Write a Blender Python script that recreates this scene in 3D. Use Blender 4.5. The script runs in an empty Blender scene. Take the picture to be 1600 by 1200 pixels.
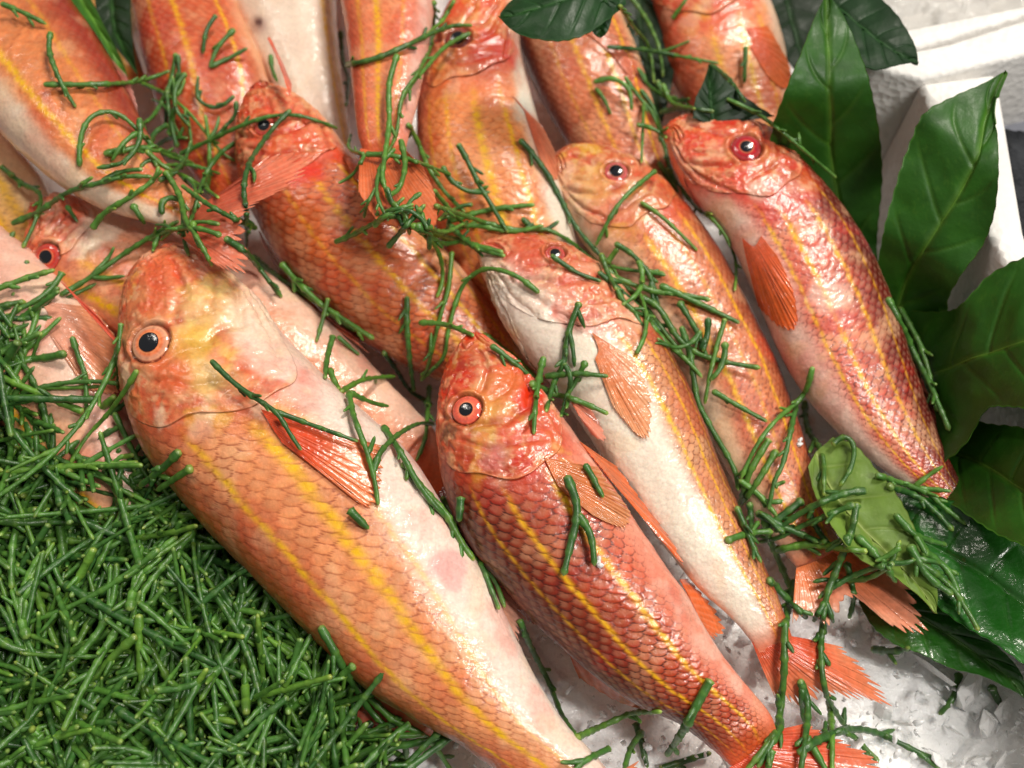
import bpy, math, random
import numpy as np
from mathutils import Vector, Matrix
from mathutils.bvhtree import BVHTree

random.seed(7); RNG = np.random.default_rng(11)
scn = bpy.context.scene
COL = scn.collection

# ------------------------------------------------------------------ camera
PXW = 0.34 / 1600.0                      # metres per photo pixel at the middle of the bed
TILT = math.radians(27)                  # camera leans back from straight down
LENS, SENSOR = 35.0, 36.0
DIST = 0.34 * LENS / SENSOR
CAMPOS = Vector((0, -math.sin(TILT) * DIST, 0.04 + math.cos(TILT) * DIST))
cam_d = bpy.data.cameras.new('camera'); cam = bpy.data.objects.new('camera', cam_d); COL.objects.link(cam)
cam.location = CAMPOS; cam.rotation_euler = (TILT, 0, 0)
cam_d.lens = LENS; cam_d.sensor_width = SENSOR; cam_d.clip_start = 0.01; cam_d.clip_end = 50
cam_d.dof.use_dof = True; cam_d.dof.focus_distance = 0.300; cam_d.dof.aperture_fstop = 9.0
scn.camera = cam
CR = np.array(cam.rotation_euler.to_matrix())
CP = np.array(CAMPOS)

def rays(px, py):
    px = np.asarray(px, float); py = np.asarray(py, float)
    d = np.stack([(px - 800) / 1600 * SENSOR, (600 - py) / 1600 * SENSOR, np.full_like(px, -LENS)], -1)
    d = d @ CR.T
    return d / np.linalg.norm(d, axis=-1, keepdims=True)

def up(px, py, z):
    """photo pixel + height -> point of the bed"""
    d = rays(px, py)
    t = (np.asarray(z, float) - CP[2]) / d[..., 2]
    return CP + d * t[..., None]

def proj(P):
    q = (np.asarray(P) - CP) @ CR
    return 800 + q[..., 0] / -q[..., 2] * LENS / SENSOR * 1600, 600 - q[..., 1] / -q[..., 2] * LENS / SENSOR * 1600

# ------------------------------------------------------------------ light (market hall: ceiling lamps)
world = bpy.data.worlds.new('World'); scn.world = world; world.use_nodes = True
bg = world.node_tree.nodes['Background']
bg.inputs[0].default_value = (1.0, 0.95, 0.88, 1); bg.inputs[1].default_value = 0.17

def lamp(name, loc, target, size, energy, color, sy=None):
    l = bpy.data.lights.new(name, 'AREA'); l.energy = energy; l.color = color
    l.shape = 'RECTANGLE'; l.size = size; l.size_y = sy or size
    o = bpy.data.objects.new(name, l); COL.objects.link(o); o.location = loc
    o.rotation_euler = (Vector(target) - Vector(loc)).to_track_quat('-Z', 'Y').to_euler()
    return o
lamp('ceiling_lamp', (0.72, 0.98, 1.95), (0, 0, 0), 0.20, 38.0, (1.0, 0.93, 0.83), 0.6)
lamp('ceiling_lamp', (-0.55, 0.45, 1.1), (0, 0, 0), 0.06, 2.2, (1.0, 0.92, 0.82), 0.4)
lamp('ceiling_lamp', (0.50, -0.25, 0.9), (0.15, -0.1, 0), 0.08, 6.0, (1.0, 0.96, 0.9), 0.35)

scn.view_settings.view_transform = 'Standard'; scn.view_settings.look = 'None'
scn.view_settings.exposure = 0.0; scn.view_settings.gamma = 1.0

# ------------------------------------------------------------------ numpy helpers
_T = RNG.random((64, 64, 64)).astype(np.float32)
def vnoise(x, y, z):
    xi, yi, zi = np.floor(x).astype(int), np.floor(y).astype(int), np.floor(z).astype(int)
    fx, fy, fz = x - xi, y - yi, z - zi
    fx = fx * fx * (3 - 2 * fx); fy = fy * fy * (3 - 2 * fy); fz = fz * fz * (3 - 2 * fz)
    r = 0
    for a in (0, 1):
        for b in (0, 1):
            for c in (0, 1):
                r = r + _T[(xi + a) & 63, (yi + b) & 63, (zi + c) & 63] * \
                    (fx if a else 1 - fx) * (fy if b else 1 - fy) * (fz if c else 1 - fz)
    return r
def fbm(P, s, o=4, seed=0.0, gain=0.5):
    r = 0; a = 1.0; n = 0
    x, y, z = P[..., 0] * s + seed * 7.3 + 100, P[..., 1] * s + seed * 3.1 + 100, P[..., 2] * s + seed * 5.7 + 100
    for k in range(o):
        r = r + a * vnoise(x * 2 ** k, y * 2 ** k, z * 2 ** k); n += a; a *= gain
    return r / n
def ss(a, b, x):
    t = np.clip((x - a) / (b - a), 0, 1); return t * t * (3 - 2 * t)
def mixc(a, b, t):
    return a * (1 - t[..., None]) + b * t[..., None]
def lin(c):
    c = np.array(c, float) / 255.0
    return np.where(c <= 0.04045, c / 12.92, ((c + 0.055) / 1.055) ** 2.4)
def catmull(P, t):
    """P (n,k), t in [0,n-1]"""
    P = np.asarray(P, float); n = len(P)
    i = np.clip(np.floor(t).astype(int), 0, n - 2); f = (t - i)[:, None]
    p0 = P[np.maximum(i - 1, 0)]; p1 = P[i]; p2 = P[i + 1]; p3 = P[np.minimum(i + 2, n - 1)]
    return 0.5 * (2 * p1 + (p2 - p0) * f + (2 * p0 - 5 * p1 + 4 * p2 - p3) * f ** 2 + (3 * p1 - p0 - 3 * p2 + p3) * f ** 3)
def gnorm(P):
    du = np.gradient(P, axis=0); dv = np.gradient(P, axis=1)
    n = np.cross(du, dv); l = np.linalg.norm(n, axis=-1, keepdims=True)
    return n / np.maximum(l, 1e-12)
def segdist(X, Y, pl):
    d = np.full(X.shape, 9.0)
    for (x0, y0), (x1, y1) in zip(pl[:-1], pl[1:]):
        vx, vy = x1 - x0, y1 - y0
        t = np.clip(((X - x0) * vx + (Y - y0) * vy) / (vx * vx + vy * vy), 0, 1)
        d = np.minimum(d, np.hypot(X - x0 - t * vx, Y - y0 - t * vy))
    return d

# ------------------------------------------------------------------ object helpers
def tag(o, label=None, cat=None, group=None, kind=None):
    if label: o['label'] = label
    if cat: o['category'] = cat
    if group: o['group'] = group
    if kind: o['kind'] = kind
    return o
def empty(name, loc):
    o = bpy.data.objects.new(name, None); COL.objects.link(o); o.location = loc; o.empty_display_size = 0.01
    return o
def raw_mesh(name, V, F, mat, cols=None, smooth=True):
    me = bpy.data.meshes.new(name)
    V = np.ascontiguousarray(V, dtype=np.float32).reshape(-1, 3); F = np.ascontiguousarray(F, dtype=np.int32)
    k = F.shape[1]
    me.vertices.add(len(V)); me.vertices.foreach_set('co', V.ravel())
    me.loops.add(F.size); me.loops.foreach_set('vertex_index', F.ravel())
    me.polygons.add(len(F)); me.polygons.foreach_set('loop_start', np.arange(0, F.size, k, dtype=np.int32))
    me.polygons.foreach_set('loop_total', np.full(len(F), k, dtype=np.int32))
    me.polygons.foreach_set('use_smooth', np.full(len(F), smooth, dtype=bool))
    me.update(calc_edges=True); me.validate()
    if cols is not None:
        a = me.color_attributes.new('Col', 'FLOAT_COLOR', 'POINT')
        cols = np.asarray(cols); c = np.ones((len(V), 4), np.float32); c[:, :cols.shape[-1]] = cols.reshape(-1, cols.shape[-1])
        a.data.foreach_set('color', c.ravel())
    if mat: me.materials.append(mat)
    return me
def put(name, me, parent=None, origin=(0, 0, 0)):
    o = bpy.data.objects.new(name, me); COL.objects.link(o)
    if parent: o.parent = parent
    else: o.location = origin
    return o
def grid_faces(nu, nv, wrap=False, off=0):
    i = np.arange(nu - 1)[:, None]; j = np.arange(nv if wrap else nv - 1)[None, :]
    j2 = (j + 1) % nv
    f = np.stack([i * nv + j, (i + 1) * nv + j, (i + 1) * nv + j2, i * nv + j2], -1)
    return f.reshape(-1, 4) + off
def tri(F): return np.concatenate([F[:, [0, 1, 2]], F[:, [0, 2, 3]]])

# ------------------------------------------------------------------ materials
def new_mat(name):
    m = bpy.data.materials.new(name); m.use_nodes = True
    nt = m.node_tree; return m, nt, nt.nodes['Principled BSDF']
def N(nt, t, **kw):
    n = nt.nodes.new(t)
    for k, v in kw.items():
        if k in n.inputs.keys(): n.inputs[k].default_value = v
        else: setattr(n, k, v)
    return n
def attr_mat(name, rough=0.4, coat=0.5, coat_rough=0.1, sss=0.0, sss_scale=0.003, bump=(), var=0.12, vscale=600, trans=0.0, spec=0.5):
    m, nt, b = new_mat(name)
    a = N(nt, 'ShaderNodeAttribute', attribute_name='Col')
    tc = N(nt, 'ShaderNodeTexCoord')
    nz = N(nt, 'ShaderNodeTexNoise'); nz.inputs['Scale'].default_value = vscale; nz.inputs['Detail'].default_value = 4
    nt.links.new(tc.outputs['Object'], nz.inputs['Vector'])
    mr = N(nt, 'ShaderNodeMapRange'); mr.inputs['From Min'].default_value = 0.3; mr.inputs['From Max'].default_value = 0.7
    mr.inputs['To Min'].default_value = 1 - var; mr.inputs['To Max'].default_value = 1 + var
    nt.links.new(nz.outputs['Fac'], mr.inputs['Value'])
    mx = N(nt, 'ShaderNodeVectorMath', operation='SCALE')
    nt.links.new(a.outputs['Color'], mx.inputs[0]); nt.links.new(mr.outputs[0], mx.inputs['Scale'])
    nt.links.new(mx.outputs[0], b.inputs['Base Color'])
    b.inputs['Roughness'].default_value = rough; b.inputs['Coat Weight'].default_value = coat
    b.inputs['Coat Roughness'].default_value = coat_rough; b.inputs['Specular IOR Level'].default_value = spec
    if sss:
        b.inputs['Subsurface Weight'].default_value = sss; b.inputs['Subsurface Scale'].default_value = sss_scale
        b.inputs['Subsurface Radius'].default_value = (1.0, 0.45, 0.25)
    last = None
    for (kind, sc, dist) in bump:
        t = N(nt, 'ShaderNodeTexNoise' if kind == 'noise' else 'ShaderNodeTexVoronoi'); t.inputs['Scale'].default_value = sc
        if kind == 'noise': t.inputs['Detail'].default_value = 5
        nt.links.new(tc.outputs['Object'], t.inputs['Vector'])
        bp = N(nt, 'ShaderNodeBump'); bp.inputs['Strength'].default_value = 1.0; bp.inputs['Distance'].default_value = dist
        nt.links.new(t.outputs['Fac' if kind == 'noise' else 'Distance'], bp.inputs['Height'])
        if last: nt.links.new(last.outputs[0], bp.inputs['Normal'])
        last = bp
    if last:
        nt.links.new(last.outputs[0], b.inputs['Normal']); nt.links.new(last.outputs[0], b.inputs['Coat Normal'])
    if trans:
        out = nt.nodes['Material Output']; tr = N(nt, 'ShaderNodeBsdfTranslucent'); ms = N(nt, 'ShaderNodeMixShader')
        ms.inputs[0].default_value = trans
        nt.links.new(mx.outputs[0], tr.inputs[0]); nt.links.new(b.outputs[0], ms.inputs[1]); nt.links.new(tr.outputs[0], ms.inputs[2])
        tp = N(nt, 'ShaderNodeBsdfTransparent'); m2 = N(nt, 'ShaderNodeMixShader')
        nt.links.new(a.outputs['Alpha'], m2.inputs[0]); nt.links.new(tp.outputs[0], m2.inputs[1]); nt.links.new(ms.outputs[0], m2.inputs[2])
        nt.links.new(m2.outputs[0], out.inputs[0])
    return m
M_SKIN = attr_mat('wet_fish_skin', 0.40, 0.5, 0.09, 0.10, 0.002, bump=(('noise', 150, 0.0004), ('noise', 560, 0.00022)), var=0.10, vscale=900)
M_FIN = attr_mat('fin_membrane', 0.3, 0.9, 0.08, bump=(('noise', 260, 0.0005),), var=0.12, vscale=700, trans=0.25)
M_EYE = attr_mat('eye_surface', 0.12, 1.0, 0.02, var=0.05, vscale=1500, bump=(('noise', 500, 0.00012),))
M_SAM = attr_mat('samphire_flesh', 0.42, 0.22, 0.18, bump=(('noise', 900, 0.0002),), var=0.28, vscale=260)
M_LEAF = attr_mat('leaf_green', 0.5, 0.10, 0.25, bump=(('noise', 90, 0.0006), ('noise', 900, 0.00006)), var=0.18, vscale=120, trans=0.15, spec=.35)
M_LEAFW = attr_mat('wet_leaf_green', 0.35, 0.8, 0.08, bump=(('noise', 110, 0.0012), ('noise', 500, 0.00015)), var=0.2, vscale=120, trans=0.12)

def ice_mat(name, tr, rough, col):
    m, nt, b = new_mat(name)
    b.inputs['Base Color'].default_value = (*col, 1); b.inputs['Roughness'].default_value = rough
    b.inputs['IOR'].default_value = 1.31; b.inputs['Transmission Weight'].default_value = tr
    b.inputs['Subsurface Weight'].default_value = 0.25; b.inputs['Subsurface Scale'].default_value = 0.006
    b.inputs['Subsurface Radius'].default_value = (0.9, 1.0, 1.1); b.inputs['Coat Weight'].default_value = 0.6
    b.inputs['Coat Roughness'].default_value = 0.08
    tc = N(nt, 'ShaderNodeTexCoord'); last = None
    for sc, d in ((130, 0.0012), (700, 0.0005)):
        t = N(nt, 'ShaderNodeTexNoise'); t.inputs['Scale'].default_value = sc; t.inputs['Detail'].default_value = 6
        nt.links.new(tc.outputs['Object'], t.inputs['Vector'])
        bp = N(nt, 'ShaderNodeBump'); bp.inputs['Distance'].default_value = d
        nt.links.new(t.outputs['Fac'], bp.inputs['Height'])
        if last: nt.links.new(last.outputs[0], bp.inputs['Normal'])
        last = bp
    nt.links.new(last.outputs[0], b.inputs['Normal']); nt.links.new(last.outputs[0], b.inputs['Coat Normal'])
    return m
M_ICE = ice_mat('crushed_ice', 0.0, 0.3, (0.93, 0.93, 0.93))
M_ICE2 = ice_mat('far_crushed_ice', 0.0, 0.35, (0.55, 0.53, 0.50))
M_SHARD = ice_mat('ice_shard', 0.12, 0.15, (0.95, 0.96, 0.97))

def plain_mat(name, col, rough, bump=None, spec=0.5, var=0.0, vsc=40):
    m, nt, b = new_mat(name)
    b.inputs['Roughness'].default_value = rough; b.inputs['Specular IOR Level'].default_value = spec
    tc = N(nt, 'ShaderNodeTexCoord')
    n = N(nt, 'ShaderNodeTexNoise'); n.inputs['Scale'].default_value = vsc; n.inputs['Detail'].default_value = 5
    nt.links.new(tc.outputs['Object'], n.inputs['Vector'])
    cr = N(nt, 'ShaderNodeValToRGB'); e = cr.color_ramp.elements
    e[0].position = 0.3; e[1].position = 0.7
    e[0].color = (*[c * (1 - var) for c in col], 1); e[1].color = (*[c * (1 + var) for c in col], 1)
    nt.links.new(n.outputs['Fac'], cr.inputs[0]); nt.links.new(cr.outputs[0], b.inputs['Base Color'])
    if bump:
        t = N(nt, 'ShaderNodeTexVoronoi'); t.inputs['Scale'].default_value = bump[0]
        nt.links.new(tc.outputs['Object'], t.inputs['Vector'])
        bp = N(nt, 'ShaderNodeBump'); bp.inputs['Distance'].default_value = bump[1]
        nt.links.new(t.outputs['Distance'], bp.inputs['Height']); nt.links.new(bp.outputs[0], b.inputs['Normal'])
    return m
M_FOAM = plain_mat('white_polystyrene', (0.82, 0.80, 0.77), 0.55, (330, 0.0006), 0.4, 0.03, 60)
M_CLOTH = plain_mat('dark_cloth', (0.020, 0.022, 0.026), 0.8, (700, 0.0006), 0.3, 0.5, 90)
M_GREY = plain_mat('box_shade_and_table_grey', (0.30, 0.31, 0.36), 0.5, None, 0.4, 0.08, 50)  # on the far box wall this grey stands for shade

# ------------------------------------------------------------------ FISH
COARSE_V, COARSE_F, COARSE_ID = [], [], []       # coarse shapes that sprigs are laid onto
def add_coarse(V, F, ident):
    off = sum(len(v) for v in COARSE_V)
    COARSE_V.append(V.reshape(-1, 3)); COARSE_F.append(F + off); COARSE_ID.extend([ident] * len(F))

class Fish:
    def __init__(s, key, tip, pairs, z, dside, sg, roll=0.0, k=0.62, **P):
        s.key = key; s.P = P; s.sg = sg; s.roll = roll; s.k = k
        n = len(pairs); s.n = n
        tt = np.linspace(0, 1, n + 1)
        zz = z[0] + (z[1] - z[0]) * tt
        pr = np.array(pairs, float)
        L = np.vstack([[tip], pr[:, :2]]); R = np.vstack([[tip], pr[:, 2:]])
        D, B = (L, R) if dside == 'L' else (R, L)
        D0, B0 = D.copy(), B.copy()
        def place(D, B):
            s.D3 = up(D[:, 0], D[:, 1], zz); s.B3 = up(B[:, 0], B[:, 1], zz)
            s.De = np.vstack([[s.B3[1]], s.D3]); s.Be = np.vstack([[s.D3[1]], s.B3])
        place(D, B)
        # the widest girth seen from here must meet the measured width of the fish
        PHr = np.linspace(0, 2 * math.pi, 49)[None] * np.ones((n, 1)); Tr = np.arange(1, n + 1)[:, None] * np.ones((1, 49))
        for _ in range(4):
            gx_, gy_ = proj(s.pos(Tr, PHr)); ax = B0[1:] - D0[1:]; L_ = np.linalg.norm(ax, axis=1); ax = ax / L_[:, None]
            pr_ = (gx_ - D0[1:, 0:1]) * ax[:, 0:1] + (gy_ - D0[1:, 1:2]) * ax[:, 1:2]
            D[1:] -= ax * (pr_.min(1))[:, None] * .9; B[1:] -= ax * (pr_.max(1) - L_)[:, None] * .9
            place(D, B)
        t = np.linspace(0, n, 600); d, b = s.edges(t)
        c = (d + b) / 2; ds = np.linalg.norm(np.diff(c, axis=0), axis=1)
        s.tt = t; s.W = np.linalg.norm(d - b, axis=1) / 2
        s.Wmax = s.W.max()
        ell = 1.02 * P.get('scale', 0.2) * s.Wmax ** 0.45 * np.maximum(s.W, 0.25 * s.Wmax) ** 0.55
        s.X = np.concatenate([[0], np.cumsum(ds / ell[1:])]); s.S = np.concatenate([[0], np.cumsum(ds)])
        s.root = None
    def edges(s, t):
        return catmull(s.De, t + 1), catmull(s.Be, t + 1)
    def base(s, T, PH):
        """T,PH grids -> positions"""
        t1 = T[:, 0]
        pass
    def pos(s, tau, phi):
        """tau (...), phi (...) flat arrays -> base surface point"""
        sh = tau.shape; tf = tau.ravel(); pf = phi.ravel()
        d, b = s.edges(tf); c = (d + b) / 2; e = (d - b) / 2
        h = 1e-2
        d2, b2 = s.edges(np.clip(tf + h, 0, s.n)); d1, b1 = s.edges(np.clip(tf - h, 0, s.n))
        tan = (d2 + b2 - d1 - b1); tan /= np.maximum(np.linalg.norm(tan, axis=1, keepdims=True), 1e-12)
        u = np.cross(e, tan); u /= np.maximum(np.linalg.norm(u, axis=1, keepdims=True), 1e-12)
        u[u[:, 2] < 0] *= -1
        p = 2 / 2.25
        cx = np.cos(pf); sx = np.sin(pf)
        X = np.sign(cx) * np.abs(cx) ** p; Z = np.sign(sx) * np.abs(sx) ** p
        w = np.linalg.norm(e, axis=1); q = tf / s.n
        kk = s.k * (1 - 0.30 * ss(0.55, 1.0, q)) * (1 - 0.75 * ss(0.93, 1.0, q))
        kk *= 1 + 0.25 * (1 - ss(0.0, 0.08, q))
        Z = Z * np.where(Z < 0, 0.8, 1.0)
        P = c + e * X[:, None] + u * (w * kk * Z)[:, None]
        return P.reshape(*sh, 3)
    def build(s, res, idx):
        P = s.P; n = s.n
        nt_, nf = res
        phi = np.concatenate([np.linspace(-0.12, math.pi + 0.12, nf), np.linspace(math.pi + 0.12, 2 * math.pi - 0.12, nf // 5)[1:-1]])
        alpha = phi + s.roll * math.pi
        aw = np.abs((alpha + math.pi) % (2 * math.pi) - math.pi) / math.pi     # 0 back .. 1 belly
        gi = 1 - 0.35 * np.clip((aw - 0.42) / 0.58, 0, 1) ** 2 * 1.4 - 0.30 * np.clip((0.42 - aw) / 0.42, 0, 1) ** 2
        gi = gi + (0.022 * np.sin(aw * 11 + idx * 2) + 0.014 * np.sin(aw * 27 + idx)) * np.sin(aw * math.pi)
        g = s.sg * gi
        # shared features
        eye = None
        def surf(T, PH, A, part):
            B = s.pos(T, PH)
            Nn = gnorm(B)
            if (Nn[..., 2] * (np.sin(PH) > 0.3)).sum() < 0: Nn = -Nn
            return B, Nn
        def shade(T, PH, A, G, part):
            B, Nn = surf(T, PH, A, part)
            seed = idx * 1.7 + 0.3
            Xs = np.interp(T, s.tt, s.X); Sm = np.interp(T, s.tt, s.S)
            q = T / n; hp = T / s.sg                         # position along the head
            f1 = fbm(B, 70, 4, seed); f2 = fbm(B, 260, 4, seed + 1); f3 = fbm(B, 34, 3, seed + 2); f4 = fbm(B, 900, 2, seed + 3)
            # ---- scales
            x = Xs + (f2 - 0.5) * 0.20 + (f1 - .5) * .35; y = A * P.get('rows', 12.6) + (fbm(B, 120, 2, seed + 4) - .5) * 0.35
            rs = 0.38; r0 = 0.585
            best = np.full(x.shape, 99.0); bd = np.full(x.shape, 2.0); bx = np.zeros(x.shape); bi = np.zeros(x.shape); bj = np.zeros(x.shape)
            j0 = np.round(y / rs)
            for dj in (-2, -1, 0, 1, 2):
                j = j0 + dj; off = 0.5 * (j % 2)
                i0 = np.round(x - off)
                for di in (-1, 0, 1):
                    cx = i0 + di + off; cy = j * rs
                    jx = (_T[(cx * 2).astype(int) & 63, j.astype(int) & 63, 5] - .5) * 0.10
                    cx = cx + jx
                    d = np.hypot((x - cx) * 1.0, (y - cy) * 1.25) / r0
                    ok = (d < 1) & (cx < best)
                    best = np.where(ok, cx, best); bd = np.where(ok, d, bd)
                    bi = np.where(ok, i0 + di, bi); bj = np.where(ok, j, bj)
            lx = np.clip(x - best, -1, 1)
            bd = np.minimum(bd, 1)
            sid = _T[bi.astype(int) & 63, bj.astype(int) & 63, idx & 63]
            edge = ss(0.83, 0.97, bd)
            under = ss(-0.05, -0.35, lx) * 0 + (1 - ss(0.02, 0.30, lx - 0.0)) * 0.5
            bodym = ss(0.0, 0.35, T - G) if part == 'body' else np.zeros_like(T)
            napem = ss(0.50, 0.80, hp + (f1 - .5) * .3) * (1 - ss(0.24, 0.46, A)) if part == 'head' else (1 - ss(0.2, 0.5, T - G)) * (1 - ss(0.24, 0.46, A))
            sm = np.maximum(bodym, 0.9 * napem)
            hw = np.ones_like(T) if part == 'head' else (1 - ss(0.0, 0.9, T - G + (f1 - .5) * 1.2)) * 0.85
            bellyf = ss(P.get('b0', 0.62), P.get('b1', 0.80), A + (f3 - .5) * 0.12)
            sfade = (1 - 0.85 * bellyf)
            D = sm * sfade * .40 * P.get('sdisp', 0.00042) * (0.9 * np.clip(lx + 0.35, 0, 1) - edge * 0.55 + (sid - .5) * 0.35)
            D = D + (f1 - .5) * 0.0008 + (f2 - .5) * 0.00045
            if part == 'body' and P.get('head_on', True): D = D - (0.00012 + 0.0005 * ss(.28, .42, A) * (1 - ss(.62, .78, A))) * ss(0.0, 0.3, G - T)
            # ---- pigment
            dors = lin(P['dors']); side = lin(P['side']); belly = lin(P['belly'])
            a2 = A + (f3 - .5) * 0.14
            C = mixc(np.broadcast_to(dors, A.shape + (3,)), side, ss(P.get('d0', 0.14), P.get('d1', 0.42), a2))
            C = mixc(C, belly, bellyf)
            C = C * (1 + ((f2 - .5) * (.35 - .25 * bellyf))[..., None])
            # blotches of red and pale
            C = mixc(C, lin((255, 228, 212)), ss(.50, .66, fbm(B, 140, 4, seed + 50)) * .35 * bellyf)
            C = mixc(C, lin((235, 120, 100)), ss(.54, .68, fbm(B, 75, 4, seed + 51)) * P.get('bb', .28) * bellyf)
            C = mixc(C, lin(P.get('blot', (205, 70, 45))), ss(0.54, 0.70, f1) * P.get('blotk', 0.45) * (1 - 0.6 * bellyf))
            C = mixc(C, lin((250, 205, 165)), ss(0.55, 0.72, fbm(B, 95, 3, seed + 6)) * P.get('pale', 0.35) * .75)
            # every scale its own tone, pigment rim at its free edge
            C = C * (1 + ((sid - .5) * 0.16 * sfade * sm)[..., None]) * (1 + (np.clip(lx, -.4, .6) * .18 * sfade * sm)[..., None])
            rimv = ss(.30, .62, fbm(B, 60, 3, seed + 40))
            C = mixc(C, lin(P.get('rim', (120, 40, 20))), edge * sm * sfade * P.get('rimk', 0.5) * (0.65 + 0.6 * rimv))
            C = mixc(C, lin((255, 225, 190)), (1 - ss(0.35, 0.75, bd)) * sm * sfade * P.get('glow', 0.18) * .6 * (.4 + f2))
            if part == 'body':
                # yellow lengthwise stripes, broken scale by scale
                for ya, yk, yw in P.get('stripes', ((0.30, .5, .020), (0.40, .9, .024), (0.52, 1.0, .024))):
                    wob = (fbm(B, 26, 2, seed + 8) - .5) * 0.022 + (sid - .5) * .010
                    bs = 0.25 + 0.75 * (1 - ss(.45, .98, bd)) + 0.5 * (sid - .5)
                    st = np.exp(-((A - ya - wob) / yw) ** 2) * ss(0.0, 0.6, T - G) * (1 - ss(0.93, 1.0, q)) * yk * .9 * np.clip(bs + .12, 0.45, 1)
                    st = np.clip(st * (0.8 + 0.7 * fbm(B, 150, 2, seed + 9)), 0, 1)
                    C = mixc(C, lin(P.get('yel', (246, 192, 6))), st)
                # toward the tail root
                C = mixc(C, lin(P.get('tailc', (232, 110, 62))), ss(0.88, 1.0, q + (f1 - .5) * .06) * 0.8)
                # flush of red behind the gill
                C = mixc(C, lin((215, 80, 50)), np.exp(-((T - G) / 0.5) ** 2) * np.exp(-((A - .5) / .25) ** 2) * 0.45)
            hr = lin(P.get('head', (225, 85, 50)))
            C = mixc(C, hr, hw * ss(0.40, 0.62, fbm(B, 80, 4, seed + 12) + 0.25 * (1 - hp)) * P.get('headk', 0.7) * (1 - 0.75 * ss(.7, .92, A)))
            C = mixc(C, lin((235, 55, 20)), hw * ss(0.56, 0.66, fbm(B, 60, 3, seed + 14)) * P.get('redk', 0.6))
            C = mixc(C, lin((240, 200, 70)), hw * ss(0.52, 0.66, fbm(B, 110, 4, seed + 15)) * P.get('gold', 0.5) * ss(.2, .35, A) * (1 - ss(.75, .9, A)))
            C = mixc(C, lin((250, 215, 185)), hw * ss(0.56, 0.70, fbm(B, 130, 4, seed + 16)) * P.get('hpale', 0.45))
            C = mixc(C, lin((150, 40, 40)), hw * ss(0.60, 0.72, fbm(B, 190, 3, seed + 17)) * 0.3)
            if part == 'head':
                # snout tip and lips
                C = mixc(C, lin(P.get('snout', (225, 75, 45))), np.exp(-(hp / 0.17) ** 2) * 0.8)
                # plates of the head: furrows and ridges
                X2 = hp + (f1 - .5) * 0.10; Y2 = A + (fbm(B, 90, 3, seed + 20) - .5) * 0.10
                fur = [([(0.0, .60), (.12, .64), (.26, .70), (.31, .76)], .013, .0011),
                       ([(.10, .54), (.22, .60), (.33, .70), (.33, .80)], .014, .0007),
                       ([(.66, .20), (.74, .36), (.74, .52), (.66, .68), (.48, .82)], .018, .0011),
                       ([(.32, .52), (.50, .53), (.62, .46), (.66, .34)], .016, .0008),
                       ([(.58, .30), (.64, .44), (.60, .60), (.46, .72)], .012, .0005),
                       ([(.80, .30), (.88, .44), (.84, .62)], .014, .0006),
                       ([(.35, .86), (.6, .84), (.82, .74)], .014, .0008),
                       ([(.30, .93), (.6, .92), (.78, .86)], .012, .0006),
                       ([(.20, .25), (.28, .38), (.22, .48)], .013, .0004)]
                for pl, w, dep in fur:
                    dd = segdist(X2, Y2, pl)
                    gv = np.exp(-(dd / w) ** 2); rg = np.exp(-((dd - 2.2 * w) / (1.6 * w)) ** 2)
                    D = D - gv * dep * .8 + rg * dep * 0.35
                    C = mixc(C, lin((165, 50, 35)), gv * 0.45)
                    C = mixc(C, lin((250, 200, 160)), rg * 0.18)
                m1 = fbm(B, 300, 3, seed + 33); m2 = fbm(B, 480, 3, seed + 34)
                C = mixc(C, lin((222, 60, 30)), ss(.54, .64, m1) * .35 * (1 - ss(.8, .95, A)))
                C = mixc(C, lin((252, 214, 170)), ss(.56, .66, m2) * .35)
                # crinkled skin of cheek and snout
                rd = 1 - np.abs(fbm(B, 420, 3, seed + 30) - .5) * 6
                D = D + 0.00036 * np.clip(rd, 0, 1) * (0.4 + ss(.45, .6, fbm(B, 90, 2, seed + 31)))
                C = mixc(C, lin((250, 190, 130)), np.clip(rd, 0, 1) * 0.16)
                # cover flares out at its rear edge, with a pale thin rim
                gap = (G - T)
                mw = ss(.26, .42, A + (f1 - .5) * .1) * (1 - ss(.64, .80, A))
                D = D + (0.00030 * np.exp(-(gap / 0.5) ** 2) * (.6 + .8 * f2)) * mw + 0.00004
                rim = np.exp(-(gap / 0.07) ** 2) * mw
                C = mixc(C, lin((240, 150, 110)), rim * 0.7)
                C = mixc(C, lin((190, 55, 40)), np.exp(-((gap - .25) / 0.12) ** 2) * 0.3 * mw)
            for (bxp, byp, br, bc, bk) in P.get('spots', ()):
                pxx, pyy = proj(B); dd = np.hypot(pxx - bxp, pyy - byp) / br
                wob = 1 + (f1 - .5) * 1.6 + (f2 - .5) * .8
                C = mixc(C, lin(bc), (1 - ss(.5, 1.1, dd * wob)) * bk * (np.sin(PH) > -0.2))
            # eye socket
            if eye is not None:
                r = np.linalg.norm(B - eye[0], axis=-1) / eye[1]
                D = D * np.where(r < 1.2, 0.4, 1)
                D = D + np.where(r < 1.0, -0.0022, 0) + 0.0009 * np.exp(-((r - 1.35) / 0.16) ** 2) - 0.0008 * np.exp(-((r - 1.08) / 0.08) ** 2)
                C = mixc(C, lin((150, 60, 30)), np.exp(-((r - 1.12) / 0.13) ** 2) * 0.6)
                C = mixc(C, lin((235, 140, 90)), np.exp(-((r - 1.4) / 0.2) ** 2) * 0.35)
            D = D * ss(0, 0.25, T)
            lum = C.mean(-1, keepdims=True); C = np.clip(lum + (C - lum) * 1.02, 0.003, 0.92) ** P.get('deep', 1.24) * np.array([.90, .97, .98])
            return B + Nn * D[..., None], C, Nn
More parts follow.
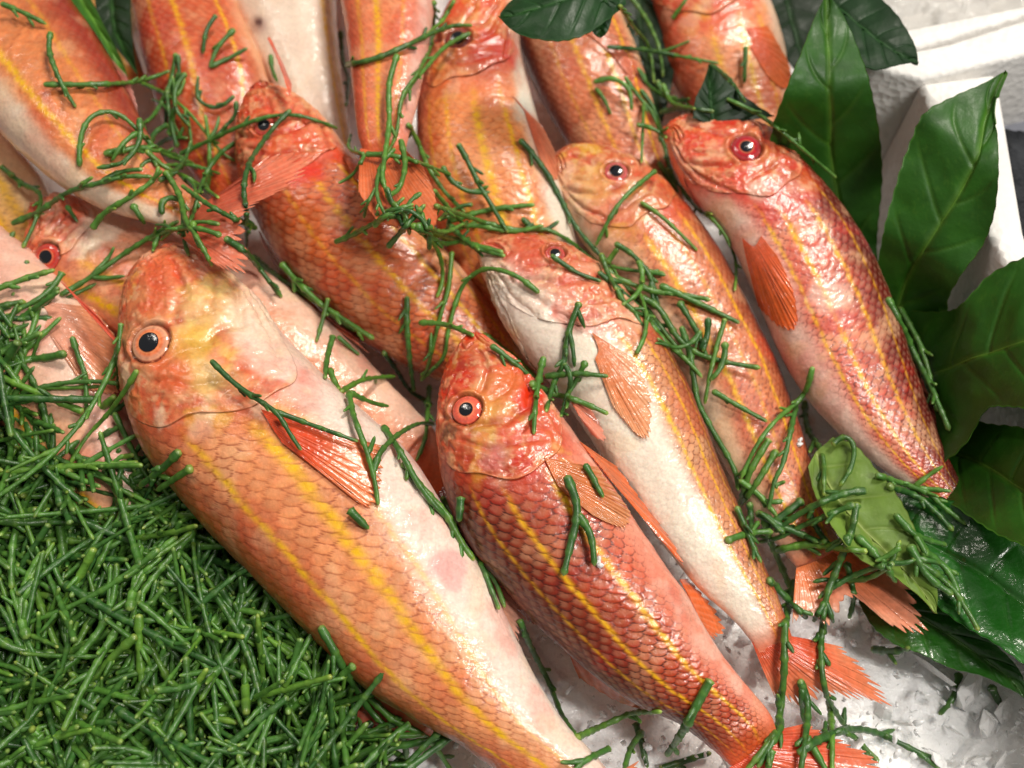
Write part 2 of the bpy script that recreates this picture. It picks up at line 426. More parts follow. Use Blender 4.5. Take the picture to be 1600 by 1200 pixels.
        # locate the eye on the surface from its place in the head
        if 'eye' in P:
            ex, ey, er = P['eye'][:3]
            T = np.linspace(0.2, s.sg, 140)[:, None] * np.ones((1, 120)); PH = np.ones((140, 1)) * np.linspace(0.02, math.pi - .02, 120)[None]
            B, Nn = surf(T, PH, None, 'head'); pxx, pyy = proj(B)
            k = np.argmin((pxx - ex) ** 2 + (pyy - ey) ** 2); k = np.unravel_index(k, pxx.shape)
            wr = er * np.linalg.norm(B[k] - CP) / (LENS / SENSOR * 1600)
            eye = (B[k], wr, Nn[k])
        org = s.pos(np.array([n * 0.4]), np.array([1.5]))[0]; org = Vector((org[0], org[1], 0.0))
        root = empty('red_mullet', org); s.root = root; s.org = np.array(org)
        # head grid
        if P.get('head_on', True):
            nh = int(nt_ * 0.36)
            uu = np.linspace(0, 1, nh) ** 1.0; uu = uu ** (1 + 0.6 * (1 - uu))
            T = uu[:, None] * g[None, :]; PH = np.broadcast_to(phi[None], T.shape); A = np.broadcast_to(aw[None], T.shape); G = np.broadcast_to(g[None], T.shape)
            V, C, _N = shade(T, PH, A, G, 'head')
            if (_N[..., 2] * (np.sin(PH) > .3)).sum() < 0: _N = -_N
            # turned-in lip of the gill cover
            lip = V[-1] - _N[-1] * (0.0002 + .0003 * (ss(.28, .42, aw) * (1 - ss(.62, .78, aw))))[:, None] - (V[-1] - V[-3]) * 0.5
            V = np.concatenate([V, lip[None]]); C = np.concatenate([C, C[-1:] * 0.8])
            put('head', raw_mesh('head', V - s.org, grid_faces(nh + 1, len(phi), True), M_SKIN, C), root)
        nb = int(nt_ * 0.72)
        st = np.maximum(g - 0.35, 0.02) if P.get('head_on', True) else np.full_like(g, 0.02)
        vv = np.linspace(0, 1, nb)[:, None]
        T = st[None] + (n - st[None]) * vv; PH = np.broadcast_to(phi[None], T.shape); A = np.broadcast_to(aw[None], T.shape)
        G = np.broadcast_to(g[None], T.shape) if P.get('head_on', True) else np.full_like(T, s.sg)
        V, C, _ = shade(T, PH, A, G, 'body')
        put('body', raw_mesh('body', V - s.org, grid_faces(nb, len(phi), True), M_SKIN, C), root)
        if eye is not None: s.make_eye(eye)
        # coarse copy for laying things on top
        T = np.linspace(0, n, 70)[:, None] * np.ones((1, 40)); PH = np.ones((70, 1)) * np.linspace(0, 2 * math.pi, 40, endpoint=False)[None]
        V = s.pos(T, PH); F = grid_faces(70, 40, True)
        add_coarse(V, F, s)
        s.bvh = BVHTree.FromPolygons([Vector(v) for v in V.reshape(-1, 3)], [list(map(int, f)) for f in F])
    def make_eye(s, eye):
        c, R, nn = eye
        iris1, iris2 = lin(s.P['eye'][3]), lin(s.P['eye'][4]); pr = s.P['eye'][5] if len(s.P['eye']) > 5 else 0.46
        nn = nn / np.linalg.norm(nn)
        tc = CP - c; tc /= np.linalg.norm(tc)
        nn = nn * 0.75 + tc * 0.25; nn /= np.linalg.norm(nn)
        a = np.cross(nn, [0, 1, 0.1]); a /= np.linalg.norm(a); b = np.cross(nn, a)
        def dome(r0, r1, lift, hh, cf, nr=26, na=56, tuck=0.0):
            r = np.linspace(r0, r1, nr)[:, None]; th = np.linspace(0, 2 * math.pi, na, endpoint=False)[None]
            h = hh * np.sqrt(np.clip(1 - (r / 1.12) ** 2, 0, 1)) + 0 * th
            V = c + (r * np.cos(th) * R)[..., None] * a + (r * np.sin(th) * R)[..., None] * b + ((h * R + lift) )[..., None] * nn
            return V, cf(r + 0 * th, th + 0 * r)
        def cf(r, th):
            f = vnoise(np.cos(th) * 9 + 50, np.sin(th) * 9 + 50, r * 6 + 30)
            C = mixc(np.broadcast_to(iris2, r.shape + (3,)), iris1, ss(0.62, 0.86, r + (f - .5) * .12))
            C = C * (0.85 + .3 * vnoise(np.cos(th) * 22 + 50, np.sin(th) * 22 + 50, r * 3 + 9))[..., None]
            C = mixc(C, lin((225, 165, 110)), np.exp(-((r - pr - .05) / 0.03) ** 2) * 0.6)
            C = mixc(C, np.clip(iris1 * .7 + .10, 0, .9), np.exp(-((r - .84) / 0.06) ** 2) * 0.45)
            C = mixc(C, np.clip(iris1 * 1.5 + .04, 0, .9), np.exp(-((r - .93) / 0.035) ** 2) * 0.5)
            C = mixc(C, lin((120, 40, 25)), ss(0.965, 1.0, r) * 0.8)
            return C * (0.8 + 0.4 * f[..., None])
        V, C = dome(0.02, 1.06, -0.0012, 0.44, cf)
        e = put('eye', raw_mesh('eye', V - s.org, grid_faces(26, 56, True), M_EYE, C), s.root)
        V, C = dome(0.0, pr, -0.00112, 0.47, lambda r, th: np.broadcast_to(lin((17, 20, 27)), r.shape + (3,)), 12, 40)
        put('pupil', raw_mesh('pupil', V - s.org, grid_faces(12, 40, True), M_EYE, C), e)
    def fin(s, name, base, tip, zb=None, zt=None, cast=False, nr=16, col=(235, 110, 60), colt=(240, 160, 115), jag=0.1, lift=0.0009, curl=0.0, sub=7, lab=None):
        nu = nr * sub + 1; nv = 34
        u = np.linspace(0, 1, nu); v = np.linspace(0, 1, nv)[:, None]
        base = np.array(base, float)
        if name == 'tail_fin':
            tm = np.array(tip, float).mean(0); bm_ = base.mean(0); base = bm_ + (base - bm_) * .92 - (tm - bm_) / np.linalg.norm(tm - bm_) * 14; zb += .0015
        bp = catmull(base, u * (len(base) - 1)); tp = catmull(np.array(tip, float), u * (len(tip) - 1))
        rid = 0.5 + 0.5 * np.cos(u * nr * 2 * math.pi)                   # 1 on a ray
        rk = np.floor(u * nr + .5).astype(int)
        ln = 1 - jag * (1 - rid) * (0.5 + _T[rk & 63, 3, 7]) - jag * 0.8 * _T[rk & 63, 9, 7] - jag * 1.2 * (_T[rk // 3 & 63, 19, 7] > .8)
        vv = v * ln[None]
        bend = np.sin(vv * math.pi)[..., None] * 0.04 * np.stack([-(tp - bp)[:, 1], (tp - bp)[:, 0]], -1)[None] * (_T[rk & 63, 2, 2] - .5)[None, :, None] * 0.6
        px = bp[None] * (1 - vv[..., None]) + tp[None] * vv[..., None] + bend
        if cast:
            d = rays(px[..., 0], px[..., 1]); t = np.full(px.shape[:2], np.nan)
            cu, cv = np.arange(0, nu, 3), np.arange(0, nv, 3)
            for j in cv:
                for i in cu:
                    h = s.bvh.ray_cast(Vector(CP), Vector(d[j, i]))
                    if h[0] is not None: t[j, i] = h[3]
            sub_t = t[np.ix_(cv, cu)]
            m = np.nanmean(sub_t)
            for r in range(sub_t.shape[1]):
                last = np.nan
                for q_ in range(sub_t.shape[0]):
                    if np.isnan(sub_t[q_, r]): sub_t[q_, r] = last if not np.isnan(last) else m
                    last = sub_t[q_, r]
            for _ in range(2):
                sub_t[1:-1] = (sub_t[:-2] + sub_t[1:-1] * 2 + sub_t[2:]) / 4
                sub_t[:, 1:-1] = (sub_t[:, :-2] + sub_t[:, 1:-1] * 2 + sub_t[:, 2:]) / 4
            row = np.array([np.interp(np.arange(nu), cu, r) for r in sub_t])
            t = np.array([np.interp(np.arange(nv), cv, row[:, i]) for i in range(nu)]).T
            P3 = CP + d * (t - lift * .5 - 0.0004 * vv)[..., None]
        else:
            zz = zb + (zt - zb) * vv + curl * np.sin(vv * math.pi)
            P3 = up(px[..., 0], px[..., 1], zz + 0.0012 * np.sin(u * 9 + idx_noise(name))[None] * vv)
        nn = gnorm(P3); nn[nn[..., 2] < 0] *= -1
        P3 = P3 + nn * (rid[None] * 0.00010 * (1 - 0.5 * vv))[..., None]
        f = fbm(P3, 160, 3, 3.0); f2 = fbm(P3, 60, 2, 5.0)
        C = mixc(np.broadcast_to(lin(col), P3.shape), lin(colt), ss(0.15, 1.0, vv + (f2 - .5) * 0.6))
        C = mixc(C, lin((255, 205, 170)), (rid[None] ** 3) * 0.16 * (0.4 + f))
        C = mixc(C, lin((222, 84, 30)), ss(.5, .65, f2) * 0.3)
        C = C * (0.8 + 0.4 * f[..., None])
        al = 1 - (.06 + .34 * vv) * (1 - .6 * rid[None] ** 2) * (1.0 if cast else .55)
        C = np.concatenate([C, np.sqrt(np.clip(al, 0, 1))[..., None]], -1)
        # closed shell of real thickness
        th = 0.00014 * (1 - 0.6 * vv)[..., None]
        V = np.concatenate([(P3 + nn * th).reshape(-1, 3), (P3 - nn * th).reshape(-1, 3)])
        F1 = grid_faces(nv, nu); F2 = F1[:, ::-1] + nu * nv
        b = np.arange(nu - 1); last = (nv - 1) * nu
        E1 = np.stack([last + b, last + b + 1, last + b + 1 + nu * nv, last + b + nu * nv], -1)
        r = np.arange(nv - 1) * nu
        E2 = np.stack([r, r + nu, r + nu + nu * nv, r + nu * nv], -1); E3 = E2[:, ::-1] + nu - 1
        me = raw_mesh(name, V - s.org, np.concatenate([F1, F2, E1, E2, E3]), M_FIN, np.concatenate([C.reshape(-1, 4)] * 2))
        o = put(name, me, s.root)
        if lab: o['label'] = lab
        add_coarse(P3[::3, ::4], grid_faces(P3[::3, ::4].shape[0], P3[::3, ::4].shape[1]), s)
        return o
def idx_noise(name): return (sum(map(ord, name)) % 17) * 0.7

FS = []
def fish(*a, **k):
    f = Fish(*a, **k); FS.append(f); return f
HI, MID, LOW = (520, 150), (320, 96), (200, 64)

f1 = fish('big', (262, 380), [(225,402,302,388),(200,440,352,420),(188,500,405,470),(186,570,450,530),(200,650,520,600),(228,715,580,655),(275,775,635,705),(330,838,680,770),(395,903,722,840),(455,965,765,910),(510,1020,800,985),(575,1080,835,1055),(644,1122,880,1125),(720,1165,925,1175),(790,1215,965,1225),(850,1280,985,1270)],
    (.052, .022), 'L', 5.9, roll=0.02, k=.62, dors=(186,84,42), side=(234,152,104), belly=(248,218,204), deep=1.14, b0=.58, b1=.72, d0=.10, d1=.46,
    rim=(150,62,34), rimk=.62, sdisp=.00022, glow=.10, blotk=.3, stripes=((.35,.75,.014),(.52,.85,.016),(.64,.4,.012)), eye=(235,538,28,(226,150,112),(238,122,72),.54),
    head=(228,110,70), headk=.55, redk=.4, gold=.55, hpale=.7, snout=(240,130,95),
    spots=((330,470,55,(246,222,150),.40),(300,540,40,(246,205,90),.45),(255,430,45,(232,95,55),.6),(400,575,34,(235,110,70),.6),(330,385,40,(246,190,170),.5),(425,545,60,(246,215,200),.6),(700,880,30,(225,150,150),.5),(320,590,40,(245,215,130),.45),(270,590,40,(225,95,40),.6),(400,500,50,(245,215,190),.6)))
f2 = fish('dark', (740, 519), [(712,545,775,537),(694,590,820,580),(684,650,868,640),(686,720,915,705),(702,790,960,765),(732,850,1000,825),(776,907,1040,885),(825,962,1070,925),(880,1015,1095,970),(940,1065,1122,1012),(1000,1103,1150,1050),(1060,1131,1180,1085),(1110,1168,1202,1115),(1150,1200,1215,1150)],
    (.048, .022), 'L', 4.7, roll=0.03, k=.62, dors=(118,42,16), side=(206,88,44), belly=(240,160,138), b0=.62, b1=.80, d0=.20, d1=.66, scale=.205,
    rim=(78,24,12), rimk=.85, sdisp=.00062, glow=.22, blot=(175,45,35), blotk=.5, pale=.25, stripes=((.44,.9,.012),(.60,1.0,.015),(.30,.5,.010)), eye=(729,641,23,(225,85,60),(240,110,85),.48),
    head=(205,82,45), headk=.8, redk=.55, gold=.55, hpale=.35, snout=(228,70,40),
    spots=((800,590,42,(226,70,35),.7),(770,610,50,(235,165,100),.45),(830,625,24,(235,60,25),.8),(770,715,30,(215,130,130),.5),(850,670,40,(232,110,80),.5)))
f3 = fish('white', (748, 385), [(750,410,785,369),(765,455,850,373),(788,505,910,398),(825,560,965,440),(868,608,1005,490),(905,660,1042,540),(940,715,1075,600),(978,770,1102,665),(1015,825,1130,735),(1052,872,1158,800),(1090,918,1188,868),(1130,955,1212,925),(1165,990,1228,970),(1185,1020,1240,1005)],
    (.044, .020), 'R', 5.2, roll=0.17, k=.62, dors=(132,60,34), side=(218,150,108), belly=(248,232,216), b0=.60, b1=.70, d0=.26, d1=.56, bb=.06,
    rim=(120,55,30), rimk=.65, sdisp=.00045, glow=.15, blotk=.25, stripes=((.62,1.0,.013),(.50,.7,.010),(.38,.4,.009)), eye=(868,395,15,(190,60,50),(170,70,60),.52), redk=.15,
    head=(224,112,84), headk=.6, gold=.1, hpale=.8, snout=(238,140,115),
    spots=((800,470,55,(246,225,212),.75),(860,540,60,(247,228,214),.75),(830,395,40,(215,80,50),.6),(900,430,40,(225,105,80),.5),(900,495,30,(226,85,60),.45)))
f4 = fish('speckled', (864, 243), [(864,270,895,226),(876,315,955,234),(900,365,1015,264),(935,415,1065,310),(970,465,1110,368),(1010,520,1150,435),(1045,575,1185,505),(1085,640,1218,575),(1120,705,1245,650),(1155,770,1268,725),(1192,825,1288,790),(1228,868,1308,838),(1250,895,1325,865)],
    (.036, .015), 'R', 4.2, roll=0.02, k=.62, dors=(136,58,38), side=(216,134,92), belly=(240,200,168), b0=.60, b1=.80,
    rim=(125,55,30), rimk=.55, glow=.15, stripes=((.36,.9,.012),(.60,1.0,.016),(.48,.5,.010)), eye=(963,267,17,(195,80,75),(170,75,80),.6),
    head=(228,118,76), gold=.6, hpale=.6, redk=.3, snout=(232,110,70), spots=((930,290,35,(240,190,120),.5),(960,330,30,(238,150,120),.5)))
f5 = fish('right', (1040, 198), [(1042,225,1075,181),(1060,275,1145,184),(1095,325,1210,208),(1135,375,1260,255),(1162,425,1310,312),(1190,490,1350,370),(1215,545,1382,435),(1245,600,1408,505),(1280,645,1430,575),(1325,690,1452,640),(1375,730,1475,700),(1422,762,1495,742),(1468,792,1516,778),(1508,818,1534,812)],
    (.045, .020), 'R', 4.2, roll=0.02, k=.62, dors=(112,24,18), side=(216,104,80), belly=(240,200,185), b0=.68, b1=.84, d0=.30, d1=.60, scale=.19,
    rim=(95,22,15), rimk=.75, sdisp=.00055, glow=.25, blot=(215,60,55), blotk=.4, pale=.5, stripes=((.60,1.0,.013),(.70,.8,.010),(.47,.8,.011),(.34,.5,.009)), eye=(1165,232,21,(165,25,32),(185,35,45),.44),
    head=(222,72,42), headk=.85, redk=.6, gold=.2, hpale=.55, snout=(232,90,60), spots=((1185,300,22,(238,225,200),.7),(1130,330,30,(240,190,160),.6),(1200,310,40,(205,60,60),.4),(1300,470,30,(248,220,205),.5),(1310,500,26,(215,60,60),.6)))
f6 = fish('redhead', (405, 132), [(385,150,440,138),(372,190,500,180),(370,240,545,235),(378,295,590,280),(400,345,635,325),(430,400,675,370),(470,450,712,410),(520,498,745,450),(575,540,775,490),(640,575,800,530),(700,600,825,565),(760,625,850,600)],
    (.050, .012), 'L', 4.1, roll=0.05, k=.62, dors=(142,58,26), side=(210,114,64), belly=(240,175,120), b0=.72, b1=.95, d0=.1, d1=.5, scale=.2,
    rim=(120,45,22), rimk=.6, sdisp=.0006, glow=.2, blotk=.35, stripes=((.71,1.0,.013),(.56,.8,.011),(.84,.6,.012),(.42,.4,.01)), eye=(412,196,15,(190,60,40),(170,50,40),.6),
    head=(228,76,42), headk=.95, redk=.8, gold=.1, hpale=.15, snout=(232,72,40))
f7 = fish('pinkbehind', (55, 330), [(45,350,85,305),(42,395,145,318),(65,440,210,345),(115,485,280,365),(180,530,350,390),(250,575,420,430),(330,620,490,480),(400,660,550,535),(470,700,600,590),(540,735,645,635),(610,765,680,675),(670,800,710,740)],
    (.040, .010), 'L', 3.3, roll=0.12, k=.62, dors=(205,110,70), side=(238,168,132), belly=(244,200,178), b0=.66, b1=.85,
    rim=(180,90,50), rimk=.3, glow=.1, stripes=((.36,.9,.03),(.5,.6,.02)), eye=(73,402,19,(190,50,35),(205,60,45),.5),
    head=(228,90,60), headk=.8, hpale=.8, redk=.5, gold=.3, snout=(228,90,60), spots=((160,350,50,(247,225,205),.7),(110,330,40,(226,85,60),.4)))
f8 = fish('leftedge', (-120, 300), [(-130,330,-70,300),(-130,400,0,355),(-110,480,60,400),(-70,560,110,450),(-20,640,160,510),(40,720,192,590),(110,790,215,680),(180,850,250,760),(240,900,290,830)],
    (.045, .022), 'L', 3.2, roll=0.12, k=.62, dors=(205,110,70), side=(236,175,140), belly=(246,205,186), b0=.5, b1=.7, rimk=.3, rim=(180,90,50), glow=.1, redk=.3, stripes=((.4,.8,.03),))
f9 = fish('topleft', (-230, -330), [(-250,-290,-170,-330),(-230,-200,-60,-260),(-180,-80,20,-150),(-110,50,85,-40),(-40,160,150,55),(40,245,195,135),(120,305,235,215),(190,335,270,265),(250,350,305,300),(285,362,330,318)],
    (.056, .056), 'R', 3.0, roll=0.02, k=.62, dors=(164,58,38), side=(228,144,92), bb=.1, belly=(244,212,188), b0=.66, b1=.76, d0=.2, d1=.5, rim=(170,80,40), rimk=.3, glow=.1, stripes=((.62,1.0,.018),(.40,.4,.012)), tailc=(236,150,100))
f10 = fish('striped', (250, -420), [(215,-380,310,-390),(190,-300,350,-310),(185,-180,365,-190),(195,-60,362,-70),(205,20,375,10),(220,90,408,85),(238,150,425,145),(262,215,425,210),(300,270,420,265),(340,320,420,310)],
    (.046, .028), 'L', 3.0, roll=0.04, k=.62, dors=(160,52,34), side=(214,108,66), belly=(240,180,140), b0=.75, b1=.95, d0=.1, d1=.5, rim=(150,55,25), rimk=.4, glow=.2, stripes=((.73,1.0,.013),(.50,.8,.014),(.36,.5,.012)))
f11 = fish('bellyup', (440, -480), [(400,-440,490,-440),(360,-350,530,-350),(350,-230,545,-230),(350,-110,535,-110),(362,0,525,0),(392,70,530,80),(420,130,540,150),(450,190,548,210),(480,240,555,260),(500,290,560,300)],
    (.044, .024), 'R', 3.0, roll=0.36, k=.62, dors=(190,110,80), side=(232,190,150), bb=.05, belly=(242,218,200), b0=.52, b1=.62, rim=(160,90,60), rimk=.2, glow=.05, blotk=.1, pale=.2, stripes=((.57,.8,.02),(.48,.6,.02)),
    spots=((405,35,9,(35,18,18),.95),(405,38,20,(150,90,90),.4)))
f12 = fish('coral', (600, -450), [(560,-410,650,-410),(530,-320,690,-320),(520,-200,700,-200),(525,-80,690,-80),(532,0,680,0),(545,80,668,80),(552,150,655,150),(560,210,640,205),(572,250,632,240)],
    (.056, .062), 'L', 3.0, roll=-0.02, k=.62, dors=(205,92,58), side=(232,140,98), belly=(238,180,165), b0=.62, b1=.78, rim=(170,70,35), rimk=.35, glow=.15, stripes=((.28,.5,.02),(.43,.9,.022),(.60,.5,.012)))
f13 = fish('redcheek', (760, -45), [(725,-25,795,-30),(695,20,805,15),(678,70,812,70),(660,125,822,120),(652,185,838,180),(654,245,858,240),(664,305,878,300),(685,365,895,360),(715,425,910,415),(755,480,925,465),(800,530,930,520)],
    (.052, .020), 'L', 4.6, roll=0.05, k=.62, dors=(200,96,58), side=(234,150,96), belly=(240,222,205), b0=.72, b1=.82, d0=.12, d1=.34, rim=(165,70,35), rimk=.4, glow=.2, stripes=((.54,1.0,.013),(.67,1.0,.013),(.40,.7,.011),(.28,.5,.01)), eye=(715,60,18,(150,50,40),(120,40,35),.6),
    head=(222,70,40), headk=.8, redk=.8, gold=.3, hpale=.4, spots=((770,80,35,(226,60,35),.75),(770,140,40,(240,150,110),.5),(820,165,22,(222,218,205),.6)))
f14 = fish('underleaf', (800, -260), [(770,-230,850,-240),(765,-150,900,-170),(775,-60,940,-80),(797,20,965,10),(812,80,992,75),(838,140,1012,135),(868,195,1028,190),(900,245,1040,240),(935,300,1060,290),(980,350,1080,340)],
    (.046, .018), 'L', 2.6, roll=0.04, k=.62, dors=(136,58,38), side=(212,126,86), belly=(238,190,155), b0=.75, b1=.9, rim=(130,55,30), rimk=.5, glow=.15, stripes=((.49,.8,.012),(.63,1.0,.012),(.76,1.0,.012),(.36,.4,.01)))
f15 = fish('topright', (1040, -110), [(1005,-85,1090,-120),(1005,-40,1150,-80),(1020,0,1190,-20),(1032,50,1215,40),(1045,110,1232,100),(1075,165,1240,160),(1110,220,1255,215),(1150,270,1270,265)],
    (.040, .016), 'L', 4.1, roll=0.04, k=.62, dors=(195,85,55), side=(236,155,110), belly=(242,205,180), b0=.7, b1=.85, rim=(165,75,40), rimk=.4, stripes=((.45,.9,.014),(.58,.9,.014),(.70,.6,.012)), head=(226,90,58), headk=.7, hpale=.6)
f16 = fish('yellowsliver', (-140, 150), [(-150,190,-60,130),(-120,270,0,200),(-70,340,60,270),(-20,390,90,330),(20,420,110,380)],
    (.036, .02), 'L', 2.0, roll=0.1, k=.62, head_on=False, dors=(200,100,60), side=(238,185,120), belly=(244,205,170), stripes=((.5,.9,.05),(.65,.8,.04)))
f17 = fish('topsliver', (60, -300), [(30,-260,110,-270),(50,-150,190,-160),(90,-50,225,-60),(130,20,235,10),(160,80,240,70),(190,130,245,125)],
    (.03, .018), 'L', 2.5, roll=0.1, k=.62, head_on=False, dors=(200,130,80), side=(236,190,130), belly=(236,215,190), stripes=((.5,.7,.05),))
for i, (f, r) in enumerate(((f1, HI), (f2, HI), (f3, HI), (f4, MID), (f5, (420, 130)), (f6, (420, 130)), (f7, MID), (f8, LOW), (f9, MID), (f10, MID), (f11, LOW), (f12, LOW), (f13, MID), (f14, MID), (f15, LOW), (f16, LOW), (f17, LOW))):
    f.build(r, i)

FNAME = {'big': 'largest fish', 'dark': 'dark red fish', 'white': 'white bellied fish', 'speckled': 'brown speckled fish', 'right': 'rightmost fish',
 'redhead': 'red headed fish', 'pinkbehind': 'pale pink fish', 'leftedge': 'left edge fish', 'topleft': 'top left fish', 'striped': 'copper scaled fish', 'bellyup': 'belly up fish',
 'coral': 'narrow coral fish', 'redcheek': 'red cheeked fish', 'underleaf': 'fish under the leaf', 'topright': 'upper right fish', 'yellowsliver': 'yellow sliver fish', 'topsliver': 'wedged fish'}
FLAB = {'big': 'largest peach red mullet with gold cheeks beside the samphire pile', 'dark': 'dark red scaled mullet in the middle, its eye ringed bright orange',
 'white': 'red mullet with creamy white belly, lying right of the dark red one', 'speckled': 'brown speckled red mullet between the white bellied and the rightmost fish',
 'right': 'rightmost red mullet with dark crimson back lying against the lobed leaf', 'redhead': 'red mullet with bright red head under another fish tail',
 'pinkbehind': 'pale pink red mullet passing under the head of the largest fish', 'leftedge': 'pink red mullet with spread orange fin at the left edge, half under samphire',
 'topleft': 'broad orange red mullet filling the top left corner, tail fanned over its neighbour', 'striped': 'glistening red mullet with copper scales just left of the belly up fish',
 'bellyup': 'pale red mullet lying belly up with a small dark vent', 'coral': 'narrow coral red mullet tail end pointing down beside the belly up fish',
 'redcheek': 'red mullet with vivid red cheeks at the top middle', 'underleaf': 'pinkish brown red mullet whose head is under the top leaf',
 'topright': 'red mullet at the upper right with long orange side fin, left of the upright leaf', 'yellowsliver': 'yellow striped sliver of red mullet at the left edge above the pink head',
 'topsliver': 'pale sliver of red mullet wedged in the gap at the top left'}
for f in FS: tag(f.root, FLAB[f.key], 'fish', 'red mullet laid in rows on ice')

OR, PK = (238, 118, 58), (242, 160, 118)
f1.fin('pectoral_fin', [(408,640),(425,668),(440,690)], [(602,698),(598,745),(582,796),(520,752)], cast=True, nr=16, col=(242,84,34), colt=(248,150,90), jag=.05, lift=.0022)
f1.fin('pelvic_fin', [(520,600),(545,622)], [(600,680),(610,690),(604,702)], zb=.048, zt=.045, nr=6, col=(236,110,60), jag=.04)
f1.fin('anal_fin', [(722,850),(760,915),(785,960)], [(762,868),(804,925),(822,968),(812,1004)], zb=.036, zt=.028, nr=9, col=(236,170,140), colt=(238,180,160), jag=.16)
f1.fin('dorsal_fin', [(490,1000),(560,1065),(640,1118),(690,1145)], [(495,1110),(548,1142),(610,1155),(690,1160)], zb=.022, zt=.010, nr=12, col=(226,110,80), colt=(226,110,90), jag=.14)
f1.fin('tail_fin', [(830,1262),(900,1250),(960,1225)], [(1010,1400),(1000,1330),(985,1270),(1003,1186)], zb=.021, zt=.02, nr=14, col=OR, colt=PK)
f2.fin('pectoral_fin', [(850,715),(862,740),(872,760)], [(935,730),(985,800),(975,826),(930,808)], cast=True, nr=18, col=(224,124,62), colt=(236,160,105), jag=.04, lift=.0016)
f2.fin('pelvic_fin', [(905,690),(950,745)], [(965,730),(1010,790),(1050,845),(1075,893)], zb=.046, zt=.034, nr=8, col=OR, colt=(240,120,60), jag=.06)
f2.fin('anal_fin', [(1062,905),(1085,950),(1100,985)], [(1075,905),(1110,940),(1133,982),(1118,1000)], zb=.030, zt=.020, nr=9, col=OR, colt=(240,130,70), jag=.15)
f2.fin('dorsal_fin', [(890,1022),(950,1070),(1010,1106),(1030,1112)], [(905,1060),(955,1092),(1000,1108),(1030,1113)], zb=.020, zt=.014, nr=9, col=(196,90,50), colt=(205,110,60), jag=.06)
f2.fin('dorsal_fin', [(785,915),(815,950)], [(795,945),(825,972),(838,976)], zb=.026, zt=.016, nr=5, col=(150,50,40), colt=(180,110,90), jag=.12)
f2.fin('tail_fin', [(1150,1206),(1185,1185),(1215,1145)], [(1230,1330),(1260,1260),(1290,1225),(1390,1200),(1330,1160),(1260,1130)], zb=.022, zt=.018, nr=22, col=(228,80,45), colt=(240,130,90), jag=.10)
f3.fin('pectoral_fin', [(925,520),(935,545),(930,560)], [(990,560),(1018,625),(1010,690),(960,640)], cast=True, nr=20, col=(238,138,80), colt=(242,180,130), jag=.04, lift=.0014)
f3.fin('pelvic_fin', [(888,620),(905,650)], [(915,628),(940,665),(946,690),(925,680)], zb=.046, zt=.042, nr=7, col=(236,140,110), colt=(238,150,125), jag=.05)
f3.fin('tail_fin', [(1184,1012),(1212,1012),(1242,1000)], [(1212,1092),(1250,1105),(1290,1092),(1345,1095),(1402,1108),(1370,1062),(1320,1012)], zb=.020, zt=.014, nr=24, col=(226,88,50), colt=(240,150,105), jag=.12)
f4.fin('tail_fin', [(1250,900),(1290,885),(1328,862)], [(1238,975),(1270,965),(1300,978),(1335,935),(1400,985),(1454,994),(1420,915),(1370,868)], zb=.018, zt=.024, nr=26, col=(236,124,60), colt=(236,170,138), jag=.10)
f5.fin('pectoral_fin', [(1160,372),(1178,385),(1190,368)], [(1185,480),(1215,510),(1246,512),(1240,455),(1215,400)], cast=True, nr=16, col=(238,104,60), colt=(246,118,44), jag=.03, lift=.0016)
f5.fin('dorsal_fin', [(1410,560),(1440,620),(1460,670)], [(1432,570),(1462,640),(1482,690)], zb=.026, zt=.024, nr=9, col=(120,35,35), colt=(150,50,50), jag=.08)
f6.fin('pectoral_fin', [(535,245),(560,285)], [(590,255),(625,300),(620,345),(580,330)], cast=True, nr=12, col=(228,110,60), colt=(232,130,75), jag=.03)
f6.fin('dorsal_fin', [(405,360),(440,420),(500,485),(560,530)], [(412,385),(445,440),(500,498),(562,540)], zb=.03, zt=.022, nr=12, col=(150,55,35), colt=(190,90,70), jag=.05)
f7.fin('pelvic_fin', [(440,455),(500,495)], [(500,490),(540,515),(576,552)], zb=.026, zt=.026, nr=6, col=(238,120,80), colt=(240,160,130), jag=.04)
f7.fin('tail_fin', [(672,800),(700,770),(712,740)], [(700,880),(720,850),(690,800),(690,690)], zb=.010, zt=.012, nr=12, col=(150,50,30), colt=(180,80,50))
f8.fin('pectoral_fin', [(60,470),(75,490),(70,510)], [(150,480),(195,555),(190,615),(135,610)], cast=True, nr=20, col=(236,165,135), colt=(238,160,110), jag=.03)
f8.fin('pelvic_fin', [(95,440),(120,468)], [(150,490),(182,530),(190,548)], zb=.052, zt=.050, nr=6, col=(234,95,70), colt=(236,110,85), jag=.03)
f9.fin('tail_fin', [(286,362),(310,345),(332,316)], [(345,420),(385,430),(388,385),(392,330),(440,300),(480,275),(492,240),(430,236)], zb=.058, zt=.068, nr=26, col=(222,100,70), colt=(238,135,100), jag=.12, curl=.004)
f9.fin('dorsal_fin', [(125,30),(165,80),(195,135),(212,175)], [(150,50),(190,105),(212,155),(216,190)], zb=.058, zt=.053, nr=12, col=(200,110,100), colt=(232,170,160), jag=.06)
f10.fin('dorsal_fin', [(207,10),(215,60),(232,115)], [(198,0),(208,60),(226,118)], zb=.04, zt=.036, nr=8, col=(224,170,150), colt=(236,200,190), jag=.03)
f11.fin('anal_fin', [(418,60),(430,85),(440,110)], [(420,56),(428,70),(455,130),(452,150)], zb=.062, zt=.060, nr=6, col=(238,130,105), colt=(240,120,85), jag=.03)
f12.fin('tail_fin', [(566,245),(600,250),(634,238)], [(560,300),(590,345),(640,360),(680,358),(682,310),(662,262)], zb=.063, zt=.073, nr=22, col=(228,112,62), colt=(236,130,80), jag=.02, curl=.002)
